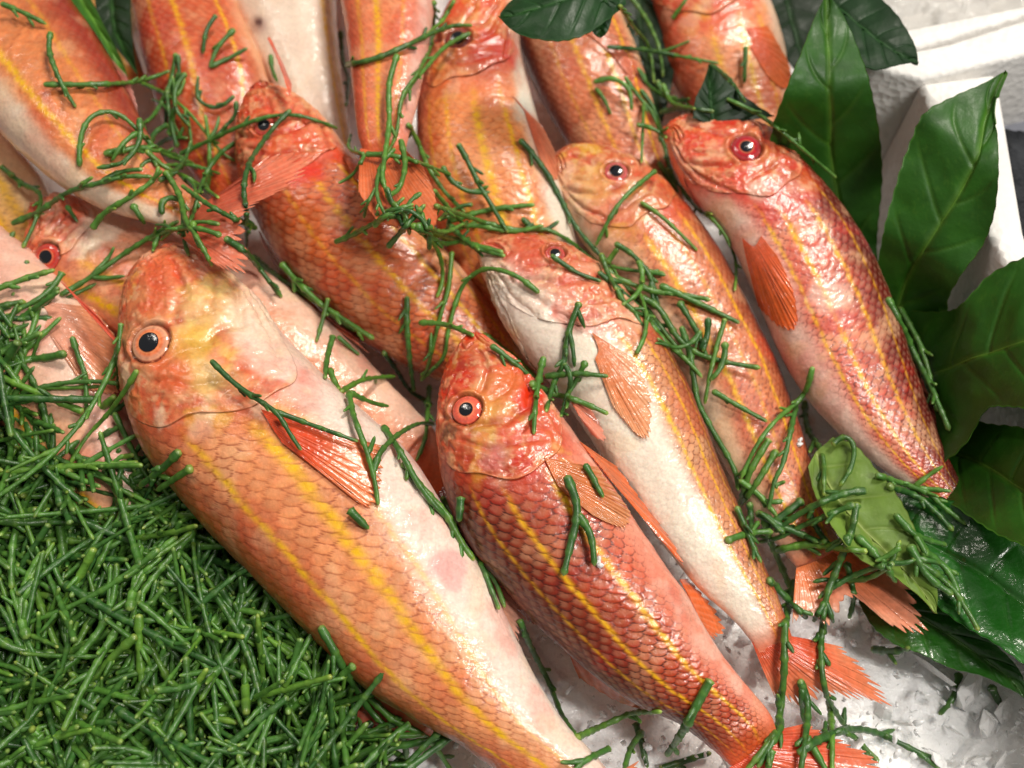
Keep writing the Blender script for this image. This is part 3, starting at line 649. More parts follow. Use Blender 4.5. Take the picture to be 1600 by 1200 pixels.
f13.fin('pectoral_fin', [(800,150),(815,165),(822,182)], [(850,200),(872,250),(868,285),(845,250)], cast=True, nr=12, col=(232,110,70), colt=(236,150,110), jag=.03)
f14.fin('pectoral_fin', [(900,40),(920,55),(935,50)], [(960,60),(985,90),(990,125),(960,90)], cast=True, nr=10, col=(214,115,75), colt=(228,140,110), jag=.03)
f15.fin('pectoral_fin', [(1165,45),(1175,62),(1172,75)], [(1200,40),(1235,105),(1228,140),(1200,120)], cast=True, nr=12, col=(232,100,60), colt=(238,125,60), jag=.02)

# ------------------------------------------------------------------ ICE
gx = np.linspace(-0.32, 0.32, 420); gy = np.linspace(-0.26, 0.42, 420)
XX, YY = np.meshgrid(gx, gy, indexing='ij'); Q = np.stack([XX, YY, 0 * XX], -1)
def worley(X, Y, s, seed):
    xi, yi = np.floor(X * s).astype(int), np.floor(Y * s).astype(int); d1 = np.full(X.shape, 9.0); hv = np.zeros(X.shape); tx = np.zeros(X.shape)
    for a in (-1, 0, 1):
        for b in (-1, 0, 1):
            cx = xi + a; cy = yi + b
            rx = _T[cx & 63, cy & 63, seed]; ry = _T[cx & 63, cy & 63, seed + 1]
            dx = X * s - cx - rx; dy = Y * s - cy - ry; d = np.hypot(dx, dy)
            c = d < d1
            gx_ = _T[cx & 63, cy & 63, seed + 2] - .5; gy_ = _T[cx & 63, cy & 63, seed + 3] - .5
            hv = np.where(c, _T[cx & 63, cy & 63, seed + 4] + (gx_ * dx + gy_ * dy) * 1.6, hv); d1 = np.where(c, d, d1)
    return hv
Zi = (worley(XX, YY, 38, 3) * 0.0034 + worley(XX, YY, 90, 9) * 0.0010 + (fbm(Q, 25, 3, 1) - .5) * 0.008 + fbm(Q, 300, 3, 2) * 0.0012) - 0.010
Q[..., 2] = Zi
tag(put('ice_bed', raw_mesh('ice_bed', Q, grid_faces(420, 420), M_ICE)), kind='structure')
add_coarse(Q[::6, ::6], grid_faces(70, 70), 'ice')
phi_ = (1 + 5 ** .5) / 2
ICO_V = np.array([(-1, phi_, 0), (1, phi_, 0), (-1, -phi_, 0), (1, -phi_, 0), (0, -1, phi_), (0, 1, phi_), (0, -1, -phi_), (0, 1, -phi_), (phi_, 0, -1), (phi_, 0, 1), (-phi_, 0, -1), (-phi_, 0, 1)]) / 1.9
ICO_F = np.array([(0, 11, 5), (0, 5, 1), (0, 1, 7), (0, 7, 10), (0, 10, 11), (1, 5, 9), (5, 11, 4), (11, 10, 2), (10, 7, 6), (7, 1, 8), (3, 9, 4), (3, 4, 2), (3, 2, 6), (3, 6, 8), (3, 8, 9), (4, 9, 5), (2, 4, 11), (6, 2, 10), (8, 6, 7), (9, 8, 1)])
def shards(n, region, size, seed, zlo=-.004, zhi=.002, flat=.5):
    r = np.random.default_rng(seed); V = []; F = []; k = 0
    while k < n:
        px, py = region(r); c = up(np.array(px), np.array(py), 0.0)
        sc = size[0] + (size[1] - size[0]) * r.random() ** 2.5
        v = ICO_V * (1 + (r.random((12, 1)) - .5) * 0.7) * np.array([1, .45 + .5 * r.random(), flat * (.4 + r.random())]) * sc
        A = np.linalg.qr(r.normal(size=(3, 3)))[0]; A = np.eye(3) * 0.55 + A * 0.6
        V.append(v @ A.T + c + [0, 0, zlo + (zhi - zlo) * r.random()]); F.append(ICO_F + 12 * k); k += 1
    return np.concatenate(V), np.concatenate(F)
def reg(r):
    while True:
        x, y = r.random() * 1250 + 430, r.random() * 430 + 830
        if y > 830 + max(0, (900 - x)) * .35 or r.random() < .2: return x, y
V, F = shards(1800, reg, (.0005, .0032), 5)
tag(put('crushed_ice', raw_mesh('crushed_ice', V, F, M_SHARD, smooth=True)), 'loose grains and shards of wet crushed ice beneath the fish tails', 'crushed ice', kind='stuff')
V2, F2 = shards(46, lambda r: (r.random() * 480 + 1120, r.random() * 330 + 900), (.006, .014), 9, -.006, -.002, .3)
tag(put('crushed_ice', raw_mesh('crushed_ice', V2, F2, M_ICE, smooth=False)), 'larger white slabs of ice at the lower right', 'crushed ice', kind='stuff')

# ------------------------------------------------------------------ POLYSTYRENE BOXES and what lies beyond
def slab(name, pts_px, z0, z1, mat, parent=None, org=(0, 0, 0), bev=.002):
    top = up(np.array([p[0] for p in pts_px]), np.array([p[1] for p in pts_px]), z1)
    import bmesh
    bm = bmesh.new(); n = len(top)
    a = [bm.verts.new(Vector(p) - Vector(org)) for p in top]; b = [bm.verts.new(Vector((p[0], p[1], z0)) - Vector(org)) for p in top]
    bm.faces.new(a); bm.faces.new(b[::-1])
    for i in range(n): bm.faces.new((a[i], b[i], b[(i + 1) % n], a[(i + 1) % n]))
    bmesh.ops.recalc_face_normals(bm, faces=bm.faces)
    bmesh.ops.bevel(bm, geom=list(bm.edges), offset=bev, segments=4, affect='EDGES', profile=.5)
    for f in bm.faces: f.smooth = True
    me = bpy.data.meshes.new(name); bm.to_mesh(me); bm.free(); me.materials.append(mat)
    o = bpy.data.objects.new(name, me); COL.objects.link(o)
    if parent: o.parent = parent
    else: o.location = org
    return o
bo = up(np.array(1500.), np.array(250.), 0.0)
boxr = tag(empty('polystyrene_box', bo), 'white polystyrene box wall behind the big lobed leaf', 'box')
slab('back_wall', [(1340, 108), (1375, 108), (1440, 124), (1800, 40), (1780, 0), (1600, 30), (1480, 68), (1420, 80), (1340, 86)], -.03, .062, M_FOAM, boxr, bo)
slab('side_wall', [(1436, 128), (1560, 112), (1604, 370), (1790, 800), (1950, 1300), (1880, 1300), (1750, 860), (1660, 600), (1562, 395), (1470, 200)], -.03, .0605, M_FOAM, boxr, bo, .003)
nb = up(np.array(1500.), np.array(20.), 0.0)
box2 = tag(empty('polystyrene_box', nb), 'second white polystyrene box full of ice at the top right corner', 'box')
slab('front_wall', [(1345, 84), (1420, 78), (1480, 62), (1600, 24), (1780, -30), (1780, -45), (1600, 8), (1340, 60)], -.03, .058, M_FOAM, box2, nb)
gx = np.linspace(0, 1, 80); a_, b_ = np.meshgrid(gx, gx, indexing='ij')
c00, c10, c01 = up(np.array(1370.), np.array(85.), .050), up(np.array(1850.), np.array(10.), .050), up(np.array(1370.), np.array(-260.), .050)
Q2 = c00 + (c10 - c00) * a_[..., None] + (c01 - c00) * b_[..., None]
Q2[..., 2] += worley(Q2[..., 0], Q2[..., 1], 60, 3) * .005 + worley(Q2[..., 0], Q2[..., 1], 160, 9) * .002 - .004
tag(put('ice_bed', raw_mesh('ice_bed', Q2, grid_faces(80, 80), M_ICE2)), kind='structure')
add_coarse(Q2[::8, ::8], grid_faces(10, 10), 'ice2')
go = up(np.array(1600.), np.array(180.), 0.)
tag(slab('shaded_box_side', [(1540, 120), (1800, 80), (1800, 235), (1548, 235)], -.06, .02, M_GREY, None, go, .003), 'shaded side of another box, shade given as grey, beyond the box rim, right edge', 'crate')  # outer wall of another box; its shade is put into the grey colour
cc = np.linspace(0, 1, 120); a_, b_ = np.meshgrid(cc, cc, indexing='ij')
d0, d1, d2 = up(np.array(1500.), np.array(215.), .022), up(np.array(1850.), np.array(215.), .022), up(np.array(1560.), np.array(760.), .012)
Q3 = d0 + (d1 - d0) * a_[..., None] + (d2 - d0) * b_[..., None]
Q3[..., 2] += (fbm(Q3, 60, 4, 4) - .5) * .022
co = Q3.mean((0, 1))
tag(put('dark_cloth', raw_mesh('dark_cloth', Q3 - co, grid_faces(120, 120), M_CLOTH), None, co), 'crumpled black cloth seen past the box rim at the right edge', 'cloth')
tag(put('table_top', raw_mesh('table_top', np.array([(-2, -2, -.075), (2, -2, -.075), (2, 2, -.075), (-2, 2, -.075)]), np.array([[0, 1, 2, 3]]), M_GREY)), kind='structure')

# ------------------------------------------------------------------ LEAVES
def leaf_part(name, tip, st, zs, root, org, col, vein, nside=5, mat=None, serr=.02, gloss=None, camb=.10, res=(150, 61)):
    """loft of a blade: stations (left, midrib, right); veins stand as real relief"""
    st = np.array(st, float); n = len(st)
    zz = np.interp(np.linspace(0, 1, n + 1), np.linspace(0, 1, len(zs)), zs)
    L = np.vstack([[tip], st[:, 0:2]]); M = np.vstack([[tip], st[:, 2:4]]); R = np.vstack([[tip], st[:, 4:6]])
    t = np.linspace(0, 1, res[0]) ** 1.25 * n
    L, M, R = catmull(L, t), catmull(M, t), catmull(R, t); z = catmull(zz[:, None], t)[:, 0]
    v = np.linspace(-1, 1, res[1])
    s_ = 1 - serr * (0.5 + 0.5 * np.sin(t * 16)) * np.minimum(t, 1)
    E = np.where(v[None, :, None] < 0, L[:, None], R[:, None])
    av = np.abs(v)[None, :, None] * (1 - (1 - s_)[:, None, None] * (np.abs(v)[None, :, None] > .9))
    px = M[:, None] * (1 - av) + E * av
    zg = z[:, None] + 0 * v[None]
    P3 = up(px[..., 0], px[..., 1], zg)
    w = np.linalg.norm(P3[:, -1] - P3[:, 0], axis=-1)[:, None] / 2
    P3[..., 2] += camb * w * np.abs(v)[None] ** 1.3
    nn = gnorm(P3); nn[nn[..., 2] < 0] *= -1
    tn = t / n
    # lateral veins run forward from the midrib
    ph = (tn[:, None] * (nside + .5) + np.abs(v)[None] ** 1.2 * 0.85 + 0.35 * (v[None] > 0))
    fr = np.abs(ph - np.round(ph))
    lat = np.exp(-(fr / 0.035) ** 2) * ss(1.0, .55, np.abs(v))[None]
    mid = np.exp(-(np.abs(v)[None] * w / .0010) ** 2)
    wav = (fbm(P3, 55, 3, 6) - .5)
    quilt = (0.5 - fr) * 0.0011 * (1 - np.abs(v))[None]
    P3 = P3 + nn * (-lat * .0005 - mid * .0007 + wav * .004 * np.abs(v)[None] ** .5 * ss(0, .1, tn)[:, None] + (-quilt))[..., None]
    f = fbm(P3, 90, 3, 8); f2 = fbm(P3, 420, 2, 9)
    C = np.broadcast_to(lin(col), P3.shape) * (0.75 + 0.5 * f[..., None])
    C = mixc(C, lin(vein), np.clip(lat * .30 + mid * .6, 0, 1))
    cell = np.abs(fbm(P3, 230, 2, 10) - .5); C = mixc(C, lin(vein), (1 - ss(0, .02, cell)) * 0.16)
    C = mixc(C, lin(vein), (ss(.975, 1, np.abs(v))[None] + 0 * f) * .4)
    th = .00016
    V = np.concatenate([(P3 + nn * th).reshape(-1, 3), (P3 - nn * th).reshape(-1, 3)])
    nu, nv = res; F1 = grid_faces(nu, nv); F2 = F1[:, ::-1] + nu * nv
    r = np.arange(nu - 1) * nv
    E2 = np.stack([r, r + nv, r + nv + nu * nv, r + nu * nv], -1); E3 = E2[:, ::-1] + nv - 1
    put(name, raw_mesh(name, V - org, np.concatenate([F1, F2, E2, E3]), mat or M_LEAF, np.concatenate([C.reshape(-1, 3)] * 2)), root)
    # the midrib is a cord of its own under and above the blade
    mm = P3[:, res[1] // 2]; k = np.arange(0, nu, 3); mm = mm[k]; rr = .00018 + .00035 * tn[k]
    th_ = np.linspace(0, 2 * math.pi, 7)[:-1]
    tg = np.gradient(mm, axis=0); tg /= np.linalg.norm(tg, axis=1, keepdims=True)
    sd = np.cross(tg, [0, 0, 1]); sd /= np.linalg.norm(sd, axis=1, keepdims=True); u2 = np.cross(sd, tg)
    ring = mm[:, None] + (sd[:, None] * np.cos(th_)[None, :, None] + u2[:, None] * np.sin(th_)[None, :, None]) * rr[:, None, None]
    put('midrib', raw_mesh('midrib', ring - org, grid_faces(len(k), 6, True), mat or M_LEAF, np.broadcast_to(lin(vein), ring.shape)), root)
    add_coarse(P3[::6, ::6], grid_faces(P3[::6, ::6].shape[0], P3[::6, ::6].shape[1]), 'leaf')
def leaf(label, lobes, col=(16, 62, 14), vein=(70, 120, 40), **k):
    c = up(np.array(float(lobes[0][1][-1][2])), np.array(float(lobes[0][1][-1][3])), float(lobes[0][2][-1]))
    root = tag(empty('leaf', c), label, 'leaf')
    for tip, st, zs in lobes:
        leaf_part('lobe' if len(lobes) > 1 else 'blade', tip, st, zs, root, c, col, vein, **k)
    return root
leaf('big dark green lobed leaf spread under the rightmost fish and over the box rim', [
 ((1291, -10), [(1272,30,1293,28,1318,25),(1250,85,1296,85,1345,85),(1225,145,1297,145,1362,145),(1205,205,1298,205,1374,215),(1205,270,1302,270,1378,285),(1240,340,1318,335,1372,350),(1290,420,1345,405,1370,400),(1350,500,1375,480,1385,470)], (.086, .076, .036, .014)),
 ((1571, 110), [(1535,132,1556,145,1552,168),(1490,152,1540,190,1558,215),(1440,180,1528,245,1559,270),(1415,235,1500,300,1553,335),(1395,300,1468,352,1535,385),(1378,365,1440,395,1500,435),(1370,420,1415,440,1478,486),(1370,480,1396,500,1500,545),(1370,560,1385,565,1500,610)], (.082, .076, .050, .006)),
 ((1780, 470), [(1720,420,1730,490,1745,560),(1660,400,1670,510,1680,640),(1600,402,1610,528,1620,645),(1545,430,1560,545,1575,640),(1500,478,1515,560,1540,645),(1462,488,1475,577,1500,705),(1400,490,1440,590,1455,740),(1360,520,1400,610,1420,740)], (.080, .070, .045, .004)),
 ((1760, 850), [(1700,700,1690,815,1660,870),(1640,680,1640,785,1610,860),(1590,668,1590,760,1560,840),(1540,662,1545,730,1520,815),(1490,645,1500,710,1470,780),(1440,600,1450,690,1430,750)], (.07, .055, .034, .010)),
], col=(38, 88, 14), vein=(86, 128, 38), camb=.05)
leaf('wide glossy green leaf with water drops at the lower right edge', [((1760,1050), [(1700,900,1690,1000,1660,1060),(1640,860,1640,970,1600,1045),(1580,835,1590,935,1550,1010),(1520,800,1535,895,1500,980),(1470,780,1480,865,1450,940),(1420,765,1430,840,1410,890),(1385,795,1390,820,1385,850)], (.036, .030, .016))], col=(30, 96, 22), vein=(48, 104, 36), mat=M_LEAFW)
leaf('bright green pointed leaf lying on the ice at the lower right', [((1603,1090), [(1597,1058,1585,1065,1570,1075),(1578,1030,1555,1040,1530,1056),(1545,1000,1515,1012,1480,1043),(1505,970,1470,982,1435,1022),(1460,940,1425,955,1395,1005),(1410,915,1385,930,1362,980),(1360,900,1350,915,1340,945)], (.016, .018, .012))], col=(34, 90, 18), vein=(80, 128, 50), mat=M_LEAFW)
leaf('olive green leaf with its paler underside up beside the speckled fish tail', [((1464,958), [(1462,920,1445,925,1425,925),(1448,875,1415,890,1390,900),(1425,825,1380,855,1345,880),(1400,780,1345,820,1310,850),(1370,740,1315,785,1285,810),(1335,700,1290,745,1270,770),(1300,685,1275,705,1262,730)], (.030, .034, .030))], col=(104, 134, 48), vein=(150, 168, 90), camb=.15)
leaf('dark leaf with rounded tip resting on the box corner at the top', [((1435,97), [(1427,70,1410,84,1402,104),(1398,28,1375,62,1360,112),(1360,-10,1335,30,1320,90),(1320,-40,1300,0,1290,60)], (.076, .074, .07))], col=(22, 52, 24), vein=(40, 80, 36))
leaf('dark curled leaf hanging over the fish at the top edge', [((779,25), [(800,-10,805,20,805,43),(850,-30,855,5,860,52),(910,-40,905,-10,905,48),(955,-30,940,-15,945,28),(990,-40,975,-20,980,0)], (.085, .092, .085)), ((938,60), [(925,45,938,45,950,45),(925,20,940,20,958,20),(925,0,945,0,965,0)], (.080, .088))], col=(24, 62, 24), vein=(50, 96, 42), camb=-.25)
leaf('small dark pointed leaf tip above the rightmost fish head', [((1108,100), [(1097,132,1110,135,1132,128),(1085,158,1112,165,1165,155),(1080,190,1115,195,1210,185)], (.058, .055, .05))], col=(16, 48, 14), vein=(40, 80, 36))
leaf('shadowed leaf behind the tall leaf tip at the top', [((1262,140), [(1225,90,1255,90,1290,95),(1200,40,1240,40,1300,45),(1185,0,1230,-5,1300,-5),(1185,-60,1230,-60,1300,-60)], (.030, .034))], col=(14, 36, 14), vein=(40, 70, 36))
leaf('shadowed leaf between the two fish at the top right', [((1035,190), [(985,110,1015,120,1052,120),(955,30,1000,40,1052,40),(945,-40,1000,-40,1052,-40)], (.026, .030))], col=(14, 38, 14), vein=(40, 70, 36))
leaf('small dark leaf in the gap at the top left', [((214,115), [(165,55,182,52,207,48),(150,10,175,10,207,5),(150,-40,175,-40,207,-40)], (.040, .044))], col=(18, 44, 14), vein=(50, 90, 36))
leaf('long narrow green blade in the gap at the top left', [((200,120), [(178,98,184,96,190,93),(150,55,158,51,166,46),(118,10,130,5,142,-2),(90,-30,102,-38,115,-45)], (.052, .060, .062))], col=(50, 98, 22), vein=(100, 150, 50), res=(80, 31))

# ------------------------------------------------------------------ SAMPHIRE
CV = np.concatenate(COARSE_V); CF = np.concatenate([f for f in COARSE_F])
BVH = BVHTree.FromPolygons([Vector(v) for v in CV], [list(map(int, f)) for f in CF])
def hit(px, py):
    d = rays(px, py); out = []; ids = []
    for v in d.reshape(-1, 3):
        h = BVH.ray_cast(Vector(CP), Vector(v))
        if h[0] is None: out.append((0 - CP[2]) / v[2]); ids.append('ice')
        else: out.append(h[3]); ids.append(COARSE_ID[h[2]])
    return d, np.array(out), ids
G_DK, G_MD, G_LT, G_TIP = lin((42, 86, 34)), lin((80, 128, 46)), lin((112, 150, 56)), lin((152, 176, 88))
def stalk(P, r0, rng, tone, seg=.0048, sides=8, taper=.66, tipc=True):
    """jointed fleshy stem along polyline P -> V,F,C"""
    d = np.linalg.norm(np.diff(P, axis=0), axis=1); S = np.concatenate([[0], np.cumsum(d)]); Ltot = S[-1]
    n = max(6, int(Ltot / .0011)); s = np.linspace(0, Ltot, n)
    s = np.concatenate([[0, .00012], s[1:-1], [Ltot - .00012, Ltot]]); s.sort()
    C0 = np.stack([np.interp(s, S, P[:, k]) for k in range(3)], -1)
    for _ in range(2): C0[1:-1] = (C0[:-2] + 2 * C0[1:-1] + C0[2:]) / 4
    seg = seg * (0.8 + .5 * rng.random()); ph = s / seg + rng.random()
    fr = ph - np.floor(ph)
    rad = r0 * (1 - (1 - taper) * s / Ltot) * (0.82 + 0.12 * fr + 0.28 * fr ** 6 + .04 * np.sin(ph * 2.1))
    rad[0] *= .03; rad[-1] *= .03; rad[1] *= .85; rad[-2] *= .75
    T = np.gradient(C0, axis=0); T /= np.maximum(np.linalg.norm(T, axis=1, keepdims=True), 1e-9)
    a = np.cross(T, [.13, .21, 1.0]); a /= np.maximum(np.linalg.norm(a, axis=1, keepdims=True), 1e-9); b = np.cross(a, T)
    th = np.linspace(0, 2 * math.pi, sides, endpoint=False)
    tw = (np.floor(ph) % 2)[:, None] * .4
    rr = rad[:, None] * (1 + .10 * np.cos(2 * th[None] + tw * 4))
    V = C0[:, None] + a[:, None] * (np.cos(th)[None] * rr)[..., None] + b[:, None] * (np.sin(th)[None] * rr)[..., None]
    F = grid_faces(len(s), sides, True)
    q = s / Ltot
    base = G_DK * (1 - tone) + G_MD * tone
    C = np.broadcast_to(base, (len(s), 3)).copy()
    C = C * (1 - .18 * (fr > .80))[:, None] + G_LT * (.22 * (fr > .80))[:, None]
    if tipc: 
        e = ss(.90, 1.0, q); C = C * (1 - .45 * e)[:, None] + G_LT * (.45 * e)[:, None]
        e = (q > .992) * .55; C = C * (1 - e)[:, None] + G_TIP * e[:, None]
    e = (q < .008) * .45; C = C * (1 - e)[:, None] + G_TIP * e[:, None]
    yl = rng.random(); C = C * (np.array([1.25, 1.08, .9]) if yl > .8 else np.array([.8, .85, .95]) if yl < .25 else np.ones(3))
    C = np.broadcast_to(C[:, None], V.shape)
    return V.reshape(-1, 3), F, C.reshape(-1, 3), (C0, T, a, b, rad, ph)
def nubs(info, r, rng, tone, prob):
    """short side shoots at the joints"""
    C0, T, a, b, rad, ph = info; out = []
    js = np.where(np.diff(np.floor(ph)) > 0)[0]
    for j in js[1:-1] if len(js) > 2 else []:
        if rng.random() < prob:
            an = rng.random() * 6.28; sd = a[j] * math.cos(an) + b[j] * math.sin(an)
            ln = r * (1.6 + 2.2 * rng.random())
            p = C0[j] + sd * rad[j] * .4
            P = np.array([p, p + (sd * .7 + T[j]) * ln * .45, p + (sd * .9 + T[j] * 1.3) * ln * .8])
            out.append(stalk(P, r * .62, rng, tone, sides=6, taper=.8)[:3])
    return out
def join(parts):
    V, F, C, o = [], [], [], 0
    for v, f, c in parts: V.append(v); F.append(f + o); C.append(c); o += len(v)
    return np.concatenate(V), np.concatenate(F), np.concatenate(C)
SR = np.random.default_rng(21)
SPR = []
def dense(pl, step=6):
    pl = np.array(pl, float); t = np.linspace(0, len(pl) - 1, 200); c = catmull(pl, t)
    d = np.concatenate([[0], np.cumsum(np.linalg.norm(np.diff(c, axis=0), axis=1))]); n = max(5, int(d[-1] / step))
    s = np.linspace(0, d[-1], n); return np.stack([np.interp(s, d, c[:, 0]), np.interp(s, d, c[:, 1])], -1)
def lay(pl, lift):
    q = dense(pl); d, t, ids = hit(q[:, 0], q[:, 1]); n = len(t)
    k = 7; tp = np.pad(t, k, mode='edge'); m = np.array([tp[i:i + 2 * k + 1].min() for i in range(n)])
    m = .62 * m + .38 * t
    mp = np.pad(m, 5, mode='edge'); m = np.array([mp[i:i + 11].mean() for i in range(n)])
    m = np.minimum(m, t + .0004)
    w = SR.random() * 6; wig = .0007 * np.sin(np.linspace(0, 5, n) + w)
    return CP + d * (m - lift + wig)[:, None], ids
def sprig(main, branches=(), r=.00145, lift=None, tone=None, nub=.35):
    lift = (.0013 + SR.random() * .0018) if lift is None else lift
    tone = SR.random() if tone is None else tone; r = r * (.82 + .36 * SR.random())
    P, ids = lay(main, lift); org = P[0].copy(); org_v = org
    v, f, c, info = stalk(P, r, SR, tone)
    V, F, C = join([(v, f, c)] + nubs(info, r, SR, tone, nub))
    o = put('samphire_sprig', raw_mesh('samphire_sprig', V - org, F, M_SAM, C), None, org)
    for b in branches:
        Pb, _ = lay(b, lift + .0002)
        k = np.argmin(np.linalg.norm(P - Pb[0], axis=1)); off = P[k] - Pb[0]
        fall = np.exp(-np.arange(len(Pb)) / 4.0)[:, None]; Pb = Pb + off * fall
        v, f, c, info = stalk(Pb, r * .88, SR, tone)
        V, F, C = join([(v, f, c)] + nubs(info, r * .88, SR, tone, nub * .6))
        put('branch', raw_mesh('branch', V - org, F, M_SAM, C), o)
    mid = ids[len(ids) // 2]
    pl = np.array(main, float)
    ln = np.linalg.norm(np.diff(pl, axis=0), axis=1).sum(); ch = np.linalg.norm(pl[-1] - pl[0])
    SPR.append(dict(o=o, on=mid, c=pl.mean(0), ln=ln, curv=ln / max(ch, 1), br=len(branches), P=P))
    return o
def PL(s): return [tuple(float(v) for v in p.split(',')) for p in s.split()]
